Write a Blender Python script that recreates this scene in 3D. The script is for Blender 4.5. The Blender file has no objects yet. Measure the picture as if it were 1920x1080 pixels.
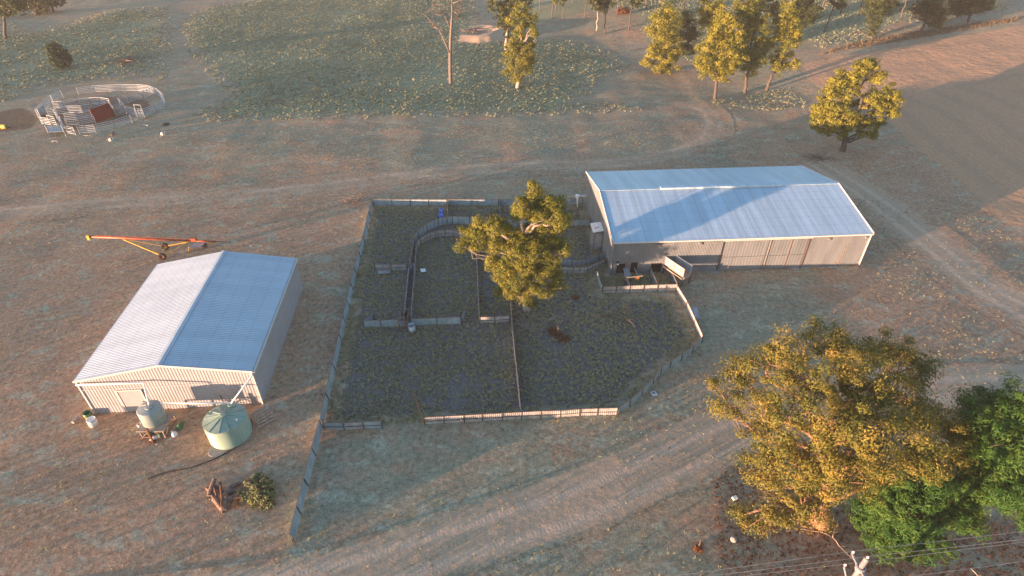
import bpy, math, random
import numpy as np
from mathutils import Vector
random.seed(7); rng = np.random.default_rng(7)
scene = bpy.context.scene
COL = scene.collection
PI = math.pi
# ------------------------------------------------------------------ camera
CH, CF, CP, CR = 33.0, 1104.25, 0.63536, 0.0016
cam_d = bpy.data.cameras.new('camera'); cam = bpy.data.objects.new('camera', cam_d); COL.objects.link(cam)
cam_d.sensor_width = 36; cam_d.lens = CF/1920*36; cam_d.clip_end = 3000; cam_d.clip_start = 0.1
cam.location = (0, 0, CH); cam.rotation_euler = (PI/2-CP, 0, 0)
scene.camera = cam
# ------------------------------------------------------------------ sky, sun, exposure
SUN_EL = math.radians(1.5)
TRAVEL = math.radians(31.0)                        # direction the light travels over the ground, from +X
sd = Vector((math.cos(TRAVEL)*math.cos(SUN_EL), math.sin(TRAVEL)*math.cos(SUN_EL), -math.sin(SUN_EL)))
w = bpy.data.worlds.new('World'); scene.world = w; w.use_nodes = True
nt = w.node_tree
sky = nt.nodes.new('ShaderNodeTexSky'); sky.sky_type = 'NISHITA'; sky.sun_disc = False
sky.sun_elevation = SUN_EL; sky.sun_rotation = math.atan2(-sd.x, -sd.y)
sky.dust_density = 0.5; sky.ozone_density = 2.1; sky.air_density = 1.0
bg = nt.nodes['Background']; bg.inputs['Strength'].default_value = 0.15
nt.links.new(sky.outputs[0], bg.inputs['Color'])
sun_d = bpy.data.lights.new('sun', 'SUN'); sun_d.energy = 2.9; sun_d.angle = math.radians(0.5); sun_d.color = (1.0, 0.56, 0.34)
sun = bpy.data.objects.new('sun', sun_d); COL.objects.link(sun); sun.rotation_euler = sd.to_track_quat('-Z', 'Y').to_euler(); sun.location = (0, 0, 60)
scene.view_settings.view_transform = 'Standard'; scene.view_settings.look = 'None'
scene.view_settings.exposure = 3.0; scene.view_settings.gamma = 1
scene.cycles.max_bounces = 6; scene.cycles.transparent_max_bounces = 6
# ------------------------------------------------------------------ measuring: photo pixel -> world point at a known height
def nz(x, y, s=1.0, seed=0):
    r = 0
    for k, (a, b, c) in enumerate(((1.0, .7, .3), (1.9, -1.3, 1.7), (-2.7, 3.1, 4.1), (4.3, 3.7, 2.2))):
        r = r+np.sin((x*a+y*b)*s+c+seed)*np.cos((x*b-y*a)*s*.9+c*2+seed)/(1+k*.8)
    return r/2.2
TX, TY = math.cos(TRAVEL), math.sin(TRAVEL)
def terr(x, y):
    """height of the land: level round the sheds and yards, with swells and a far slope shaped to catch the low sun"""
    x = np.asarray(x, float); y = np.asarray(y, float); wgt = 1.0
    for (x0, x1, y0, y1) in ((-30, 44, 24, 66), (-27, 44, 18, 30), (-50, -25, 40, 62), (-82, -48, 72, 106), (10, 44, -50, 20)):
        d = np.hypot(np.maximum(np.maximum(x0-x, x-x1), 0), np.maximum(np.maximum(y0-y, y-y1), 0)); wgt = wgt*np.clip(d/7, 0, 1)
    s_ = x*TX+y*TY; q_ = -x*TY+y*TX; f = np.clip((s_-80)/14, 0, None)
    return wgt*(.11*nz(x, y, .24, 2.0)+.06*nz(s_*.5, q_, .6, .7))+.062*np.where(f < 1, 7*f*f, (f-.5)*14)  # open-ground swells and slope beyond the lone tree invented to catch low sun
def at(px, py, z=None):
    a, b = (px-960)/CF, (540-py)/CF
    dx, dy, dz = a, math.cos(CP)+b*math.sin(CP), -math.sin(CP)+b*math.cos(CP)
    h = 0.0 if z is None else z
    for k in range(6 if z is None else 1):
        t = (h-CH)/dz
        if z is None: h = float(terr(dx*t, dy*t)) if dy*t < 330 else 0.0
    t = (h-CH)/dz
    return (dx*t, dy*t, h)
def atY(px, py, Y):
    a, b = (px-960)/CF, (540-py)/CF
    dx, dy, dz = a, math.cos(CP)+b*math.sin(CP), -math.sin(CP)+b*math.cos(CP)
    t = Y/dy
    return (dx*t, Y, CH+dz*t)
def V(*a): return np.array(a, float)
# ------------------------------------------------------------------ materials
def newmat(name):
    m = bpy.data.materials.new(name); m.use_nodes = True
    return m, m.node_tree, m.node_tree.nodes['Principled BSDF']
def N(nt, t, **k):
    n = nt.nodes.new(t)
    for a, b in k.items():
        if a in n.inputs: n.inputs[a].default_value = b
        else: setattr(n, a, b)
    return n
def noise(nt, vec, scale, detail=4, dist=0.0, rough=0.55):
    n = N(nt, 'ShaderNodeTexNoise', Scale=scale, Detail=detail, Distortion=dist, Roughness=rough)
    nt.links.new(vec, n.inputs['Vector']); return n.outputs['Fac']
def ramp(nt, fac, stops):
    r = nt.nodes.new('ShaderNodeValToRGB'); e = r.color_ramp.elements
    while len(e) < len(stops): e.new(0.5)
    for el, (p, c) in zip(e, stops):
        el.position = p; el.color = (c if isinstance(c, tuple) else (c, c, c))+(1,)
    nt.links.new(fac, r.inputs[0]); return r.outputs[0]
def mix(nt, fac, a, b, mode='MIX'):
    m = nt.nodes.new('ShaderNodeMix'); m.data_type = 'RGBA'; m.blend_type = mode
    for s, v in ((m.inputs[0], fac), (m.inputs[6], a), (m.inputs[7], b)):
        if hasattr(v, 'links') or hasattr(v, 'is_linked'): nt.links.new(v, s)
        elif isinstance(v, tuple): s.default_value = v+(1,)
        else: s.default_value = v
    return m.outputs[2]
def mth(nt, op, a, b=None, c=None, clamp=False):
    m = nt.nodes.new('ShaderNodeMath'); m.operation = op; m.use_clamp = clamp
    for s, v in zip(m.inputs, (a, b, c)):
        if v is None: continue
        if hasattr(v, 'is_linked'): nt.links.new(v, s)
        else: s.default_value = v
    return m.outputs[0]
def bump(nt, bsdf, h, strength=0.5, dist=0.05):
    b = N(nt, 'ShaderNodeBump', Strength=strength, Distance=dist); nt.links.new(h, b.inputs['Height'])
    nt.links.new(b.outputs[0], bsdf.inputs['Normal'])
def mat(name, c, c2=None, rough=0.6, metal=0.0, scale=2.0, bstr=0.0, bscale=20, spec=0.5, stretch=None):
    m, nt, b = newmat(name)
    g = nt.nodes.new('ShaderNodeNewGeometry'); vec = g.outputs['Position']
    if stretch:
        mp = N(nt, 'ShaderNodeMapping'); mp.inputs['Scale'].default_value = stretch
        nt.links.new(vec, mp.inputs['Vector']); vec = mp.outputs[0]
    if c2 is None: c2 = tuple(x*0.7 for x in c)
    f = noise(nt, vec, scale, 6)
    col = ramp(nt, f, [(0.35, c2), (0.62, c)])
    nt.links.new(col, b.inputs['Base Color'])
    b.inputs['Roughness'].default_value = rough; b.inputs['Metallic'].default_value = metal
    b.inputs['Specular IOR Level'].default_value = spec
    if bstr: bump(nt, b, noise(nt, vec, bscale, 5), bstr, 0.02)
    return m
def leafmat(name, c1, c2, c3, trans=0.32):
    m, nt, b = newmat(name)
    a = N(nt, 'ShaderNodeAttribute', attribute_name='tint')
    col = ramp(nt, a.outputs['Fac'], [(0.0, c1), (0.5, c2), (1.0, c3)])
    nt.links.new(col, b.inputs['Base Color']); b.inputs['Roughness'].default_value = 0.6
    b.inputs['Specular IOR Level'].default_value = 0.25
    t = nt.nodes.new('ShaderNodeBsdfTranslucent'); nt.links.new(col, t.inputs['Color'])
    mx = N(nt, 'ShaderNodeMixShader'); mx.inputs[0].default_value = trans
    nt.links.new(b.outputs[0], mx.inputs[1]); nt.links.new(t.outputs[0], mx.inputs[2])
    nt.links.new(mx.outputs[0], nt.nodes['Material Output'].inputs['Surface'])
    return m
M = {}
M['zinc_roof'] = mat('zinc_roof', (.49, .59, .65), (.44, .54, .61), .45, .3, .35)
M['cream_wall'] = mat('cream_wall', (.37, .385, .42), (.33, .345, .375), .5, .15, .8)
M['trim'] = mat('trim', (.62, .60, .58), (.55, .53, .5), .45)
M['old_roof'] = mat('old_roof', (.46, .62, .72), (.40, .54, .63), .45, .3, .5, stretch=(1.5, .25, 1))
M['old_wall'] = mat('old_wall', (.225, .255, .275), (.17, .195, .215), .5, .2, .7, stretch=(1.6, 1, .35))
M['rust_stain'] = mat('rust_stain', (.22, .16, .11), (.20, .22, .23), .8, 0, 3)
M['rust'] = mat('rust', (.16, .065, .03), (.09, .045, .03), .85, 0, 5, .4)
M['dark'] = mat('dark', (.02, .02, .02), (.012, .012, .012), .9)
M['fence_iron'] = mat('fence_iron', (.38, .50, .56), (.26, .36, .42), .45, .3, 1.3, .15)
M['fence_iron_worn'] = mat('fence_iron_worn', (.44, .45, .46), (.28, .29, .30), .55, .2, 2.2, .15)
M['post'] = mat('post', (.09, .075, .065), (.05, .04, .035), .9, 0, 6, .4)
M['rail_rust'] = mat('rail_rust', (.26, .18, .14), (.16, .14, .13), .85, 0, 4)
M['weathered_rail'] = mat('weathered_rail', (.40, .29, .24), (.26, .19, .16), .85, 0, 4)
M['galv'] = mat('galv', (.27, .33, .37), (.21, .26, .30), .45, .4, 4)
M['galv_rail'] = mat('galv_rail', (.52, .60, .66), (.42, .50, .56), .5, .1, 4)
M['red_sheet'] = mat('red_sheet', (.24, .03, .025), (.18, .025, .02), .5, 0, 3)
M['pvc'] = mat('pvc', (.80, .80, .80), (.74, .74, .74), .35)
M['tank'] = mat('tank', (.25, .36, .29), (.19, .28, .23), .5, 0, 1.3, stretch=(1, 1, .3))
M['tank_grey'] = mat('tank_grey', (.27, .34, .33), (.21, .27, .27), .5, 0, 1.3, stretch=(1, 1, .3))
M['concrete'] = mat('concrete', (.34, .32, .29), (.26, .24, .22), .9, 0, 3, .3)
M['hose'] = mat('hose', (.02, .02, .022), rough=.5)
M['timber'] = mat('timber', (.36, .30, .24), (.24, .20, .16), .85, 0, 6, .4)
M['log'] = mat('log', (.22, .15, .11), (.11, .08, .065), .9, 0, 7, .6)
M['orange_log'] = mat('orange_log', (.40, .16, .05), (.28, .11, .04), .85, 0, 7, .4)
M['white'] = mat('white', (.80, .80, .78), (.68, .68, .66), .45, 0, 5)
M['green_plastic'] = mat('green_plastic', (.03, .16, .08), (.05, .12, .04), .45, 0, 8)
M['blue_tarp'] = mat('blue_tarp', (.015, .10, .50), (.01, .06, .33), .4, 0, 4)
M['orange_paint'] = mat('orange_paint', (.42, .085, .025), (.28, .06, .02), .45, 0, 3)
M['yellow_paint'] = mat('yellow_paint', (.60, .38, .03), (.48, .29, .03), .5, 0, 3)
M['rubber'] = mat('rubber', (.018, .018, .018), (.03, .027, .025), .85, 0, 8)
M['sheet_iron'] = mat('sheet_iron', (.42, .44, .46), (.28, .30, .32), .5, .3, 2)
M['ink'] = mat('ink', (.12, .04, .09), (.05, .05, .10), .7, 0, 9)
M['bark_pale'] = mat('bark_pale', (.38, .33, .28), (.22, .18, .15), .8, 0, 3, .4)
M['bark_red'] = mat('bark_red', (.30, .16, .10), (.16, .10, .075), .85, 0, 3, .5)
M['bark_dark'] = mat('bark_dark', (.10, .085, .075), (.05, .045, .04), .9, 0, 5, .6)
M['dead_wood'] = mat('dead_wood', (.17, .145, .13), (.09, .08, .075), .85, 0, 4, .4)
M['pole_wood'] = mat('pole_wood', (.24, .25, .26), (.15, .155, .16), .8, 0, 5, .3)
M['insulator'] = mat('insulator', (.75, .78, .82), rough=.2)
M['wire'] = mat('wire', (.25, .25, .26), rough=.4, metal=.5)
M['leaf_gum'] = leafmat('leaf_gum', (0.078, 0.115, 0.021), (0.166, 0.190, 0.030), (0.299, 0.270, 0.046))
M['leaf_big'] = leafmat('leaf_big', (0.073, 0.103, 0.023), (0.155, 0.161, 0.032), (0.277, 0.217, 0.048))
M['leaf_pine'] = leafmat('leaf_pine', (.020, .080, .018), (.042, .125, .022), (.100, .175, .030))
M['leaf_wattle'] = leafmat('leaf_wattle', (0.100, 0.138, 0.021), (0.209, 0.217, 0.030), (0.354, 0.321, 0.048))
M['leaf_dark'] = leafmat('leaf_dark', (.030, .055, .022), (.055, .085, .028), (.100, .120, .034))
M['leaf_rust'] = leafmat('leaf_rust', (.11, .04, .018), (.17, .065, .025), (.20, .11, .04))
M['leaf_bush'] = leafmat('leaf_bush', (.091, .130, .072), (.169, .208, .098), (.312, .299, .117))
M['leaf_deep'] = leafmat('leaf_deep', (.020, .05, .028), (.032, .075, .04), (.055, .10, .05))
M['weed_grey'] = leafmat('weed_grey', (.170, .212, .145), (.264, .306, .196), (.425, .399, .221), .15)
M['weed_yard'] = leafmat('weed_yard', (0.215, 0.242, 0.162), (0.364, 0.362, 0.209), (0.622, 0.510, 0.268), .15)
M['straw'] = leafmat('straw', (.160, .120, .071), (.215, .167, .096), (.287, .215, .112), .15)

def roof_lines(name, ang, ox, oy, px_, py_, k):
    nt = M[name].node_tree; b = nt.nodes['Principled BSDF']; src = b.inputs['Base Color'].links[0].from_socket
    g = nt.nodes.new('ShaderNodeNewGeometry'); mp = N(nt, 'ShaderNodeMapping', vector_type='TEXTURE'); mp.inputs['Rotation'].default_value = (0, 0, ang); mp.inputs['Location'].default_value = (ox, oy, 0)
    nt.links.new(g.outputs['Position'], mp.inputs['Vector']); sp = nt.nodes.new('ShaderNodeSeparateXYZ'); nt.links.new(mp.outputs[0], sp.inputs[0])
    fx = mth(nt, 'LESS_THAN', mth(nt, 'FRACT', mth(nt, 'DIVIDE', sp.outputs[0], px_)), .09/px_); fy = mth(nt, 'LESS_THAN', mth(nt, 'FRACT', mth(nt, 'DIVIDE', sp.outputs[1], py_)), .07/py_)
    sh = nt.nodes.new('ShaderNodeTexWhiteNoise'); sh.noise_dimensions = '1D'; nt.links.new(mth(nt, 'FLOOR', mth(nt, 'DIVIDE', sp.outputs[0] if k > 0 else sp.outputs[1], .76)), sh.inputs['W'])
    c = mix(nt, mth(nt, 'MULTIPLY', fx, .5*abs(k)), src, (.22, .24, .26)); c = mix(nt, mth(nt, 'MULTIPLY', fy, .35*abs(k)), c, (.22, .24, .26))
    c = mix(nt, 1.0, c, ramp(nt, sh.outputs['Value'], [(0.0, .93), (1.0, 1.03)]), 'MULTIPLY')
    nt.links.new(c, b.inputs['Base Color'])
roof_lines('old_roof', .0651, 9.57, 46.94, 1.52, 1.25, .7); roof_lines('zinc_roof', .0809, -30.51, 29.28, 1.2, 50., -.35)
def earth_material():
    m, nt, b = newmat('earth')
    g = nt.nodes.new('ShaderNodeNewGeometry'); P = g.outputs['Position']
    zone = N(nt, 'ShaderNodeAttribute', attribute_name='zone')
    sep = nt.nodes.new('ShaderNodeSeparateColor'); nt.links.new(zone.outputs['Color'], sep.inputs[0])
    run = N(nt, 'ShaderNodeAttribute', attribute_name='across').outputs['Fac']
    al = N(nt, 'ShaderNodeAttribute', attribute_name='along').outputs['Fac']
    mp = N(nt, 'ShaderNodeMapping'); mp.inputs['Rotation'].default_value = (0, 0, math.radians(-35)); mp.inputs['Scale'].default_value = (.7, 1.2, 1)
    nt.links.new(P, mp.inputs['Vector']); PS = mp.outputs[0]
    nL = noise(nt, P, .055, 3, .6); nM = noise(nt, PS, .42, 10, .35, .70); nF = noise(nt, P, 3.2, 8, .1, .75); nX = noise(nt, P, 9, 6, 0, .8)
    # bare red-brown soil, straw litter, grey-green dry grass
    soil = mix(nt, nF, (.38, .230, .140), (.55, .365, .235))
    grass = mix(nt, nF, (.245, .230, .155), (.375, .355, .245))
    green = mix(nt, nF, (0.200, 0.235, 0.144), (0.350, 0.383, 0.235))
    sb = N(nt, 'ShaderNodeAttribute', attribute_name='bare').outputs['Fac']
    f1 = ramp(nt, mth(nt, 'SUBTRACT', mth(nt, 'ADD', mth(nt, 'MULTIPLY', nL, .5), mth(nt, 'MULTIPLY', nM, .7)), mth(nt, 'MULTIPLY', sb, .22)), [(.46, 0.0), (.62, 1.0)])
    base = mix(nt, f1, soil, grass)
    f2 = ramp(nt, noise(nt, PS, .55, 10, .5, .74), [(.52, 0.0), (.60, .75)])
    base = mix(nt, f2, base, mix(nt, nF, (.33, .33, .23), (.52, .50, .37)))
    f3 = ramp(nt, noise(nt, P, .22, 10, .5, .74), [(.52, 0.0), (.63, .7)])
    base = mix(nt, f3, base, mix(nt, nF, (0.280, 0.178, 0.109), (0.420, 0.281, 0.174)))
    # road: compacted pale dirt with wheel marks
    rr = mth(nt, 'SINE', mth(nt, 'SUBTRACT', mth(nt, 'MULTIPLY', mth(nt, 'ABSOLUTE', mth(nt, 'ADD', run, mth(nt, 'MULTIPLY', nM, .5))), 3.3), 1.57))
    tread = mth(nt, 'MULTIPLY', mth(nt, 'SINE', mth(nt, 'MULTIPLY', al, 26.)), ramp(nt, rr, [(.75, 0.0), (.98, 1.0)]))
    road = mix(nt, ramp(nt, rr, [(.0, 0.0), (1.0, 1.0)]), (.47, .345, .235), (.60, .445, .32))
    road = mix(nt, .3, road, mix(nt, nM, (0.360, 0.260, 0.170), (0.560, 0.428, 0.287)))
    yard = N(nt, 'ShaderNodeAttribute', attribute_name='yard').outputs['Fac']
    wob = mth(nt, 'MULTIPLY', mth(nt, 'SUBTRACT', nM, .5), 1.1)
    wob2 = mth(nt, 'MULTIPLY', mth(nt, 'SUBTRACT', nF, .5), .7)
    def fac(src):
        s = mth(nt, 'ADD', mth(nt, 'ADD', src, wob), wob2)
        s = mth(nt, 'MULTIPLY', s, mth(nt, 'MULTIPLY', src, 6., clamp=True))
        return ramp(nt, s, [(.30, 0.0), (.62, 1.0)])
    fr, fg, fb = fac(sep.outputs[0]), fac(sep.outputs[1]), fac(sep.outputs[2]); fy = fac(yard); mud = fac(N(nt, 'ShaderNodeAttribute', attribute_name='mud').outputs['Fac'])
    base = mix(nt, fg, base, mix(nt, f3, green, (0.300, 0.275, 0.191)))
    base = mix(nt, fy, base, mix(nt, nF, (.10, .105, .10), (.215, .215, .195)))
    # tilled field: bands following its edge
    till = mth(nt, 'SINE', mth(nt, 'ADD', mth(nt, 'MULTIPLY', run, 7.0), mth(nt, 'MULTIPLY', nL, 9.)))
    till2 = mth(nt, 'SINE', mth(nt, 'ADD', mth(nt, 'MULTIPLY', run, 1.1), mth(nt, 'MULTIPLY', nM, 4.)))
    fld = mix(nt, ramp(nt, till, [(0.0, 0.0), (1.0, 1.0)]), (.47, .300, .180), (.49, .315, .195))
    fld = mix(nt, ramp(nt, till2, [(0.2, 0.0), (1.0, .6)]), fld, (.40, .27, .175))
    base = mix(nt, fb, base, fld); base = mix(nt, fr, base, road); base = mix(nt, mud, base, mix(nt, nF, (0.140, 0.097, 0.061), (0.260, 0.194, 0.126)))
    base = mix(nt, mth(nt, 'SUBTRACT', 1.0, mth(nt, 'MULTIPLY', mth(nt, 'MAXIMUM', fr, mth(nt, 'MULTIPLY', fb, .7)), .75)), base, mix(nt, 1.0, ramp(nt, nX, [(.36, .62), (.62, 1.2)]), ramp(nt, noise(nt, P, 2.6, 6, 0, .7), [(.38, .72), (.60, 1.14)]), 'MULTIPLY'), 'MULTIPLY')
    nt.links.new(base, b.inputs['Base Color']); b.inputs['Roughness'].default_value = .95
    b.inputs['Specular IOR Level'].default_value = .1
    h = mth(nt, 'ADD', mth(nt, 'MULTIPLY', nF, .35), mth(nt, 'MULTIPLY', nX, .14))
    rough_ = mth(nt, 'SUBTRACT', 1.0, mth(nt, 'MULTIPLY', mth(nt, 'MAXIMUM', fr, fb), .6))
    h = mth(nt, 'MULTIPLY', h, rough_)
    h = mth(nt, 'ADD', h, mth(nt, 'MULTIPLY', mth(nt, 'MULTIPLY', fb, till), .03))
    h = mth(nt, 'ADD', h, mth(nt, 'MULTIPLY', mth(nt, 'MULTIPLY', fr, tread), .02))
    h = mth(nt, 'ADD', h, mth(nt, 'MULTIPLY', nM, .4))
    h = mth(nt, 'ADD', h, mth(nt, 'MULTIPLY', noise(nt, P, .8, 4, 0, .6), mth(nt, 'ADD', .8, mth(nt, 'MULTIPLY', fb, 1.2))))
    bump(nt, b, h, .5, .2)
    return m
M['earth'] = earth_material()
# ------------------------------------------------------------------ mesh building
def link(o, parent=None):
    COL.objects.link(o)
    if parent is not None: o.parent = parent
    return o
def thing(name, label, cat, loc=(0, 0, 0), rot=0, group=None):
    o = bpy.data.objects.new(name, None); o.empty_display_size = .2; COL.objects.link(o)
    o.location = loc; o.rotation_euler = (0, 0, rot); o['label'] = label; o['category'] = cat
    if group: o['group'] = group
    return o
def tag(o, label, cat, group=None):
    o['label'] = label; o['category'] = cat
    if group: o['group'] = group
    return o
def npmesh(name, v, f, m, parent=None, tint=None, smooth=False):
    v = np.asarray(v, np.float32); f = np.asarray(f, np.int32)
    me = bpy.data.meshes.new(name); k = f.shape[1]
    me.vertices.add(len(v)); me.vertices.foreach_set('co', v.ravel())
    me.loops.add(f.size); me.loops.foreach_set('vertex_index', f.ravel())
    me.polygons.add(len(f)); me.polygons.foreach_set('loop_start', np.arange(0, f.size, k, dtype=np.int32))
    me.polygons.foreach_set('loop_total', np.full(len(f), k, np.int32))
    if smooth: me.polygons.foreach_set('use_smooth', np.ones(len(f), bool))
    me.update(calc_edges=True)
    if tint is not None:
        a = me.attributes.new('tint', 'FLOAT', 'POINT'); a.data.foreach_set('value', np.asarray(tint, np.float32))
    me.materials.append(M[m])
    return link(bpy.data.objects.new(name, me), parent)
def frame_(d):
    d = d/(np.linalg.norm(d)+1e-9); a = V(0, 0, 1) if abs(d[2]) < .95 else V(1, 0, 0)
    s = np.cross(d, a); s /= np.linalg.norm(s); return d, s, np.cross(s, d)
class MB:
    def __init__(s, off=(0, 0, 0)): s.v = []; s.f = []; s.off = V(*off)
    def add(s, vs, fs):
        n = len(s.v); s.v += [tuple(V(*p)-s.off) for p in vs]; s.f += [tuple(n+i for i in f) for f in fs]; return s
    def box8(s, p): return s.add(p, [(0, 3, 2, 1), (4, 5, 6, 7), (0, 1, 5, 4), (1, 2, 6, 5), (2, 3, 7, 6), (3, 0, 4, 7)])
    def box(s, c, sx, sy, sz, rz=0):
        cx, cy, cz = c; co, si = math.cos(rz), math.sin(rz); p = []
        for z in (0, sz):
            for a, b in ((-1, -1), (1, -1), (1, 1), (-1, 1)):
                x, y = a*sx/2, b*sy/2; p.append((cx+x*co-y*si, cy+x*si+y*co, cz+z))
        return s.box8(p)
    def bar(s, p0, p1, w, h=None):
        h = h or w; p0, p1 = V(*p0), V(*p1); d, a, b = frame_(p1-p0); p = []
        for q in (p0, p1):
            for i, j in ((-1, -1), (1, -1), (1, 1), (-1, 1)): p.append(q+a*i*w/2+b*j*h/2)
        return s.box8(p)
    def tube(s, pts, rs, n=8, cap=True):
        pts = [V(*p) for p in pts]; rs = rs if hasattr(rs, '__len__') else [rs]*len(pts)
        vs = []; fs = []; prev = None
        for i, p in enumerate(pts):
            d = pts[min(i+1, len(pts)-1)]-pts[max(i-1, 0)]; d, a, b = frame_(d)
            if prev is not None:
                a = prev-d*np.dot(prev, d); a /= np.linalg.norm(a)+1e-9; b = np.cross(a, d)
            prev = a
            for k in range(n):
                t = 2*PI*k/n; vs.append(p+(a*math.cos(t)+b*math.sin(t))*rs[i])
        for i in range(len(pts)-1):
            for k in range(n):
                k2 = (k+1) % n; fs.append((i*n+k, i*n+k2, (i+1)*n+k2, (i+1)*n+k))
        if cap: fs.append(tuple(range(n))[::-1]); fs.append(tuple((len(pts)-1)*n+k for k in range(n)))
        return s.add(vs, fs)
    def lathe(s, c, prof, n=32, axis=None):
        c = V(*c); ax = frame_(V(*axis)) if axis is not None else (V(0, 0, 1), V(1, 0, 0), V(0, 1, 0)); vs = []; fs = []
        for r, z in prof:
            for k in range(n):
                t = 2*PI*k/n; vs.append(c+ax[0]*z+(ax[1]*math.cos(t)+ax[2]*math.sin(t))*r)
        for i in range(len(prof)-1):
            for k in range(n):
                k2 = (k+1) % n; fs.append((i*n+k, i*n+k2, (i+1)*n+k2, (i+1)*n+k))
        return s.add(vs, fs)
    def ribbed(s, A, B, zb, zt, pitch=.2, amp=.02, side=None):
        """vertical corrugated wall from A to B (xy); zb, zt functions of metres along"""
        A, B = V(*A[:2], 0), V(*B[:2], 0); L = np.linalg.norm(B-A); d = (B-A)/L; n = V(d[1], -d[0], 0)
        ts = [0]; x = 0
        while x < L-1e-6:
            for q in (.3, .5, .8, 1.0):
                if x+q*pitch < L: ts.append(x+q*pitch)
            x += pitch
        ts.append(L); vs = []; fs = []
        for i, t in enumerate(ts):
            ph = (t/pitch) % 1.0; o = amp if (.25 < ph < .55) else 0.0
            p = A+d*t+n*o
            vs += [p+V(0, 0, zb(t)), p+V(0, 0, zt(t))]
        for i in range(len(ts)-1): fs.append((2*i, 2*i+2, 2*i+3, 2*i+1))
        return s.add(vs, fs)
    def slope(s, P00, P10, P01, P11, pitch=.2, amp=.025, th=.03):
        """ribbed roof slope; ribs run P00->P01, repeated along P00->P10"""
        P00, P10, P01, P11 = [V(*p) for p in (P00, P10, P01, P11)]
        L = np.linalg.norm(P10-P00); nrm = np.cross(P10-P00, P01-P00); nrm /= np.linalg.norm(nrm)
        if nrm[2] < 0: nrm = -nrm
        ts = [0]; x = 0
        while x < L-1e-6:
            for q in (.55, .68, .87, 1.0):
                if x+q*pitch < L: ts.append(x+q*pitch)
            x += pitch
        ts.append(L); vs = []; fs = []
        for t in ts:
            ph = (t/pitch) % 1.0; o = amp if (.6 < ph < .95) else 0.0
            a = P00+(P10-P00)*t/L+nrm*o; b = P01+(P11-P01)*t/L+nrm*o
            vs += [a, b]
        for i in range(len(ts)-1): fs.append((2*i, 2*i+2, 2*i+3, 2*i+1))
        return s.add(vs, fs)
    def build(s, name, m, parent=None, smooth=False):
        me = bpy.data.meshes.new(name); me.from_pydata([tuple(map(float, p)) for p in s.v], [], s.f); me.update()
        if smooth: me.polygons.foreach_set('use_smooth', np.ones(len(me.polygons), bool))
        me.materials.append(M[m])
        return link(bpy.data.objects.new(name, me), parent)
# ------------------------------------------------------------------ ground and its zones
def set_zone(o, zone, across=None, along=None):
    me = o.data; n = len(me.vertices); co = np.zeros(n*3, np.float32); me.vertices.foreach_get('co', co); X, Y = co[0::3], co[1::3]
    bare = np.clip((-X-12)/8, 0, 1)*np.clip((75-Y)/20, 0, 1)*1.0+np.clip((X-24)/8, 0, 1)*np.clip((62-Y)/12, 0, 1)*.8+.9*np.exp(-(((X-24)/10)**2+((Y-16)/6)**2))+.3*np.exp(-((Y-68)/10)**2)
    bare = bare+.45*np.clip((X-20)/15, 0, 1)*np.clip((100-Y)/10, 0, 1)*np.clip((Y-55)/10, 0, 1)
    a = me.attributes.new('bare', 'FLOAT', 'POINT'); a.data.foreach_set('value', np.clip(bare, 0, 1.2).astype(np.float32))
    c = np.ones((n, 4), np.float32); c[:, :3] = zone
    a = me.attributes.new('zone', 'FLOAT_COLOR', 'POINT'); a.data.foreach_set('color', c.ravel())
    for nm, val in (('across', across), ('along', along)):
        if val is not None:
            a = me.attributes.new(nm, 'FLOAT', 'POINT'); a.data.foreach_set('value', np.asarray(val, np.float32))
def grid(name, xs, ys, zf, m='earth'):
    X, Y = np.meshgrid(xs, ys); Z = zf(X, Y)
    v = np.stack([X, Y, Z], -1).reshape(-1, 3); nx, ny = len(xs), len(ys)
    i = np.arange((ny-1)*(nx-1)); r, c = i//(nx-1), i % (nx-1); a = r*nx+c
    f = np.stack([a, a+1, a+nx+1, a+nx], -1)
    o = npmesh(name, v, f, m, smooth=True); return o, X.ravel(), Y.ravel()
SX, SY = -math.cos(TRAVEL), -math.sin(TRAVEL)       # horizontal direction to the sun
def ground_z(X, Y):
    # unseen bank added on the sun side to keep low light off the flat
    d = (X+5)*SX+(Y-40)*SY                            # metres towards the sun
    side = -(X+5)*SY+(Y-40)*SX
    shade_bank = np.clip((d-75)/25, 0, 1)**2*(.9+1.2*nz(side, d*.3, .045, 1.3))
    far = np.clip((Y-230)/150, 0, 1)*3
    return np.maximum(shade_bank, 0)+terr(X, Y)
o, X, Y = grid('ground', np.concatenate([np.arange(-260., -150, 5), np.arange(-150., 150., 1), np.arange(150., 261., 5)]),
     np.concatenate([np.arange(-100., 8, 4), np.arange(8., 190, 1), np.arange(190., 341., 5)]), ground_z)
o['kind'] = 'structure'; set_zone(o, np.zeros((len(X), 3)), np.zeros(len(X)), np.zeros(len(X)))

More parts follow.
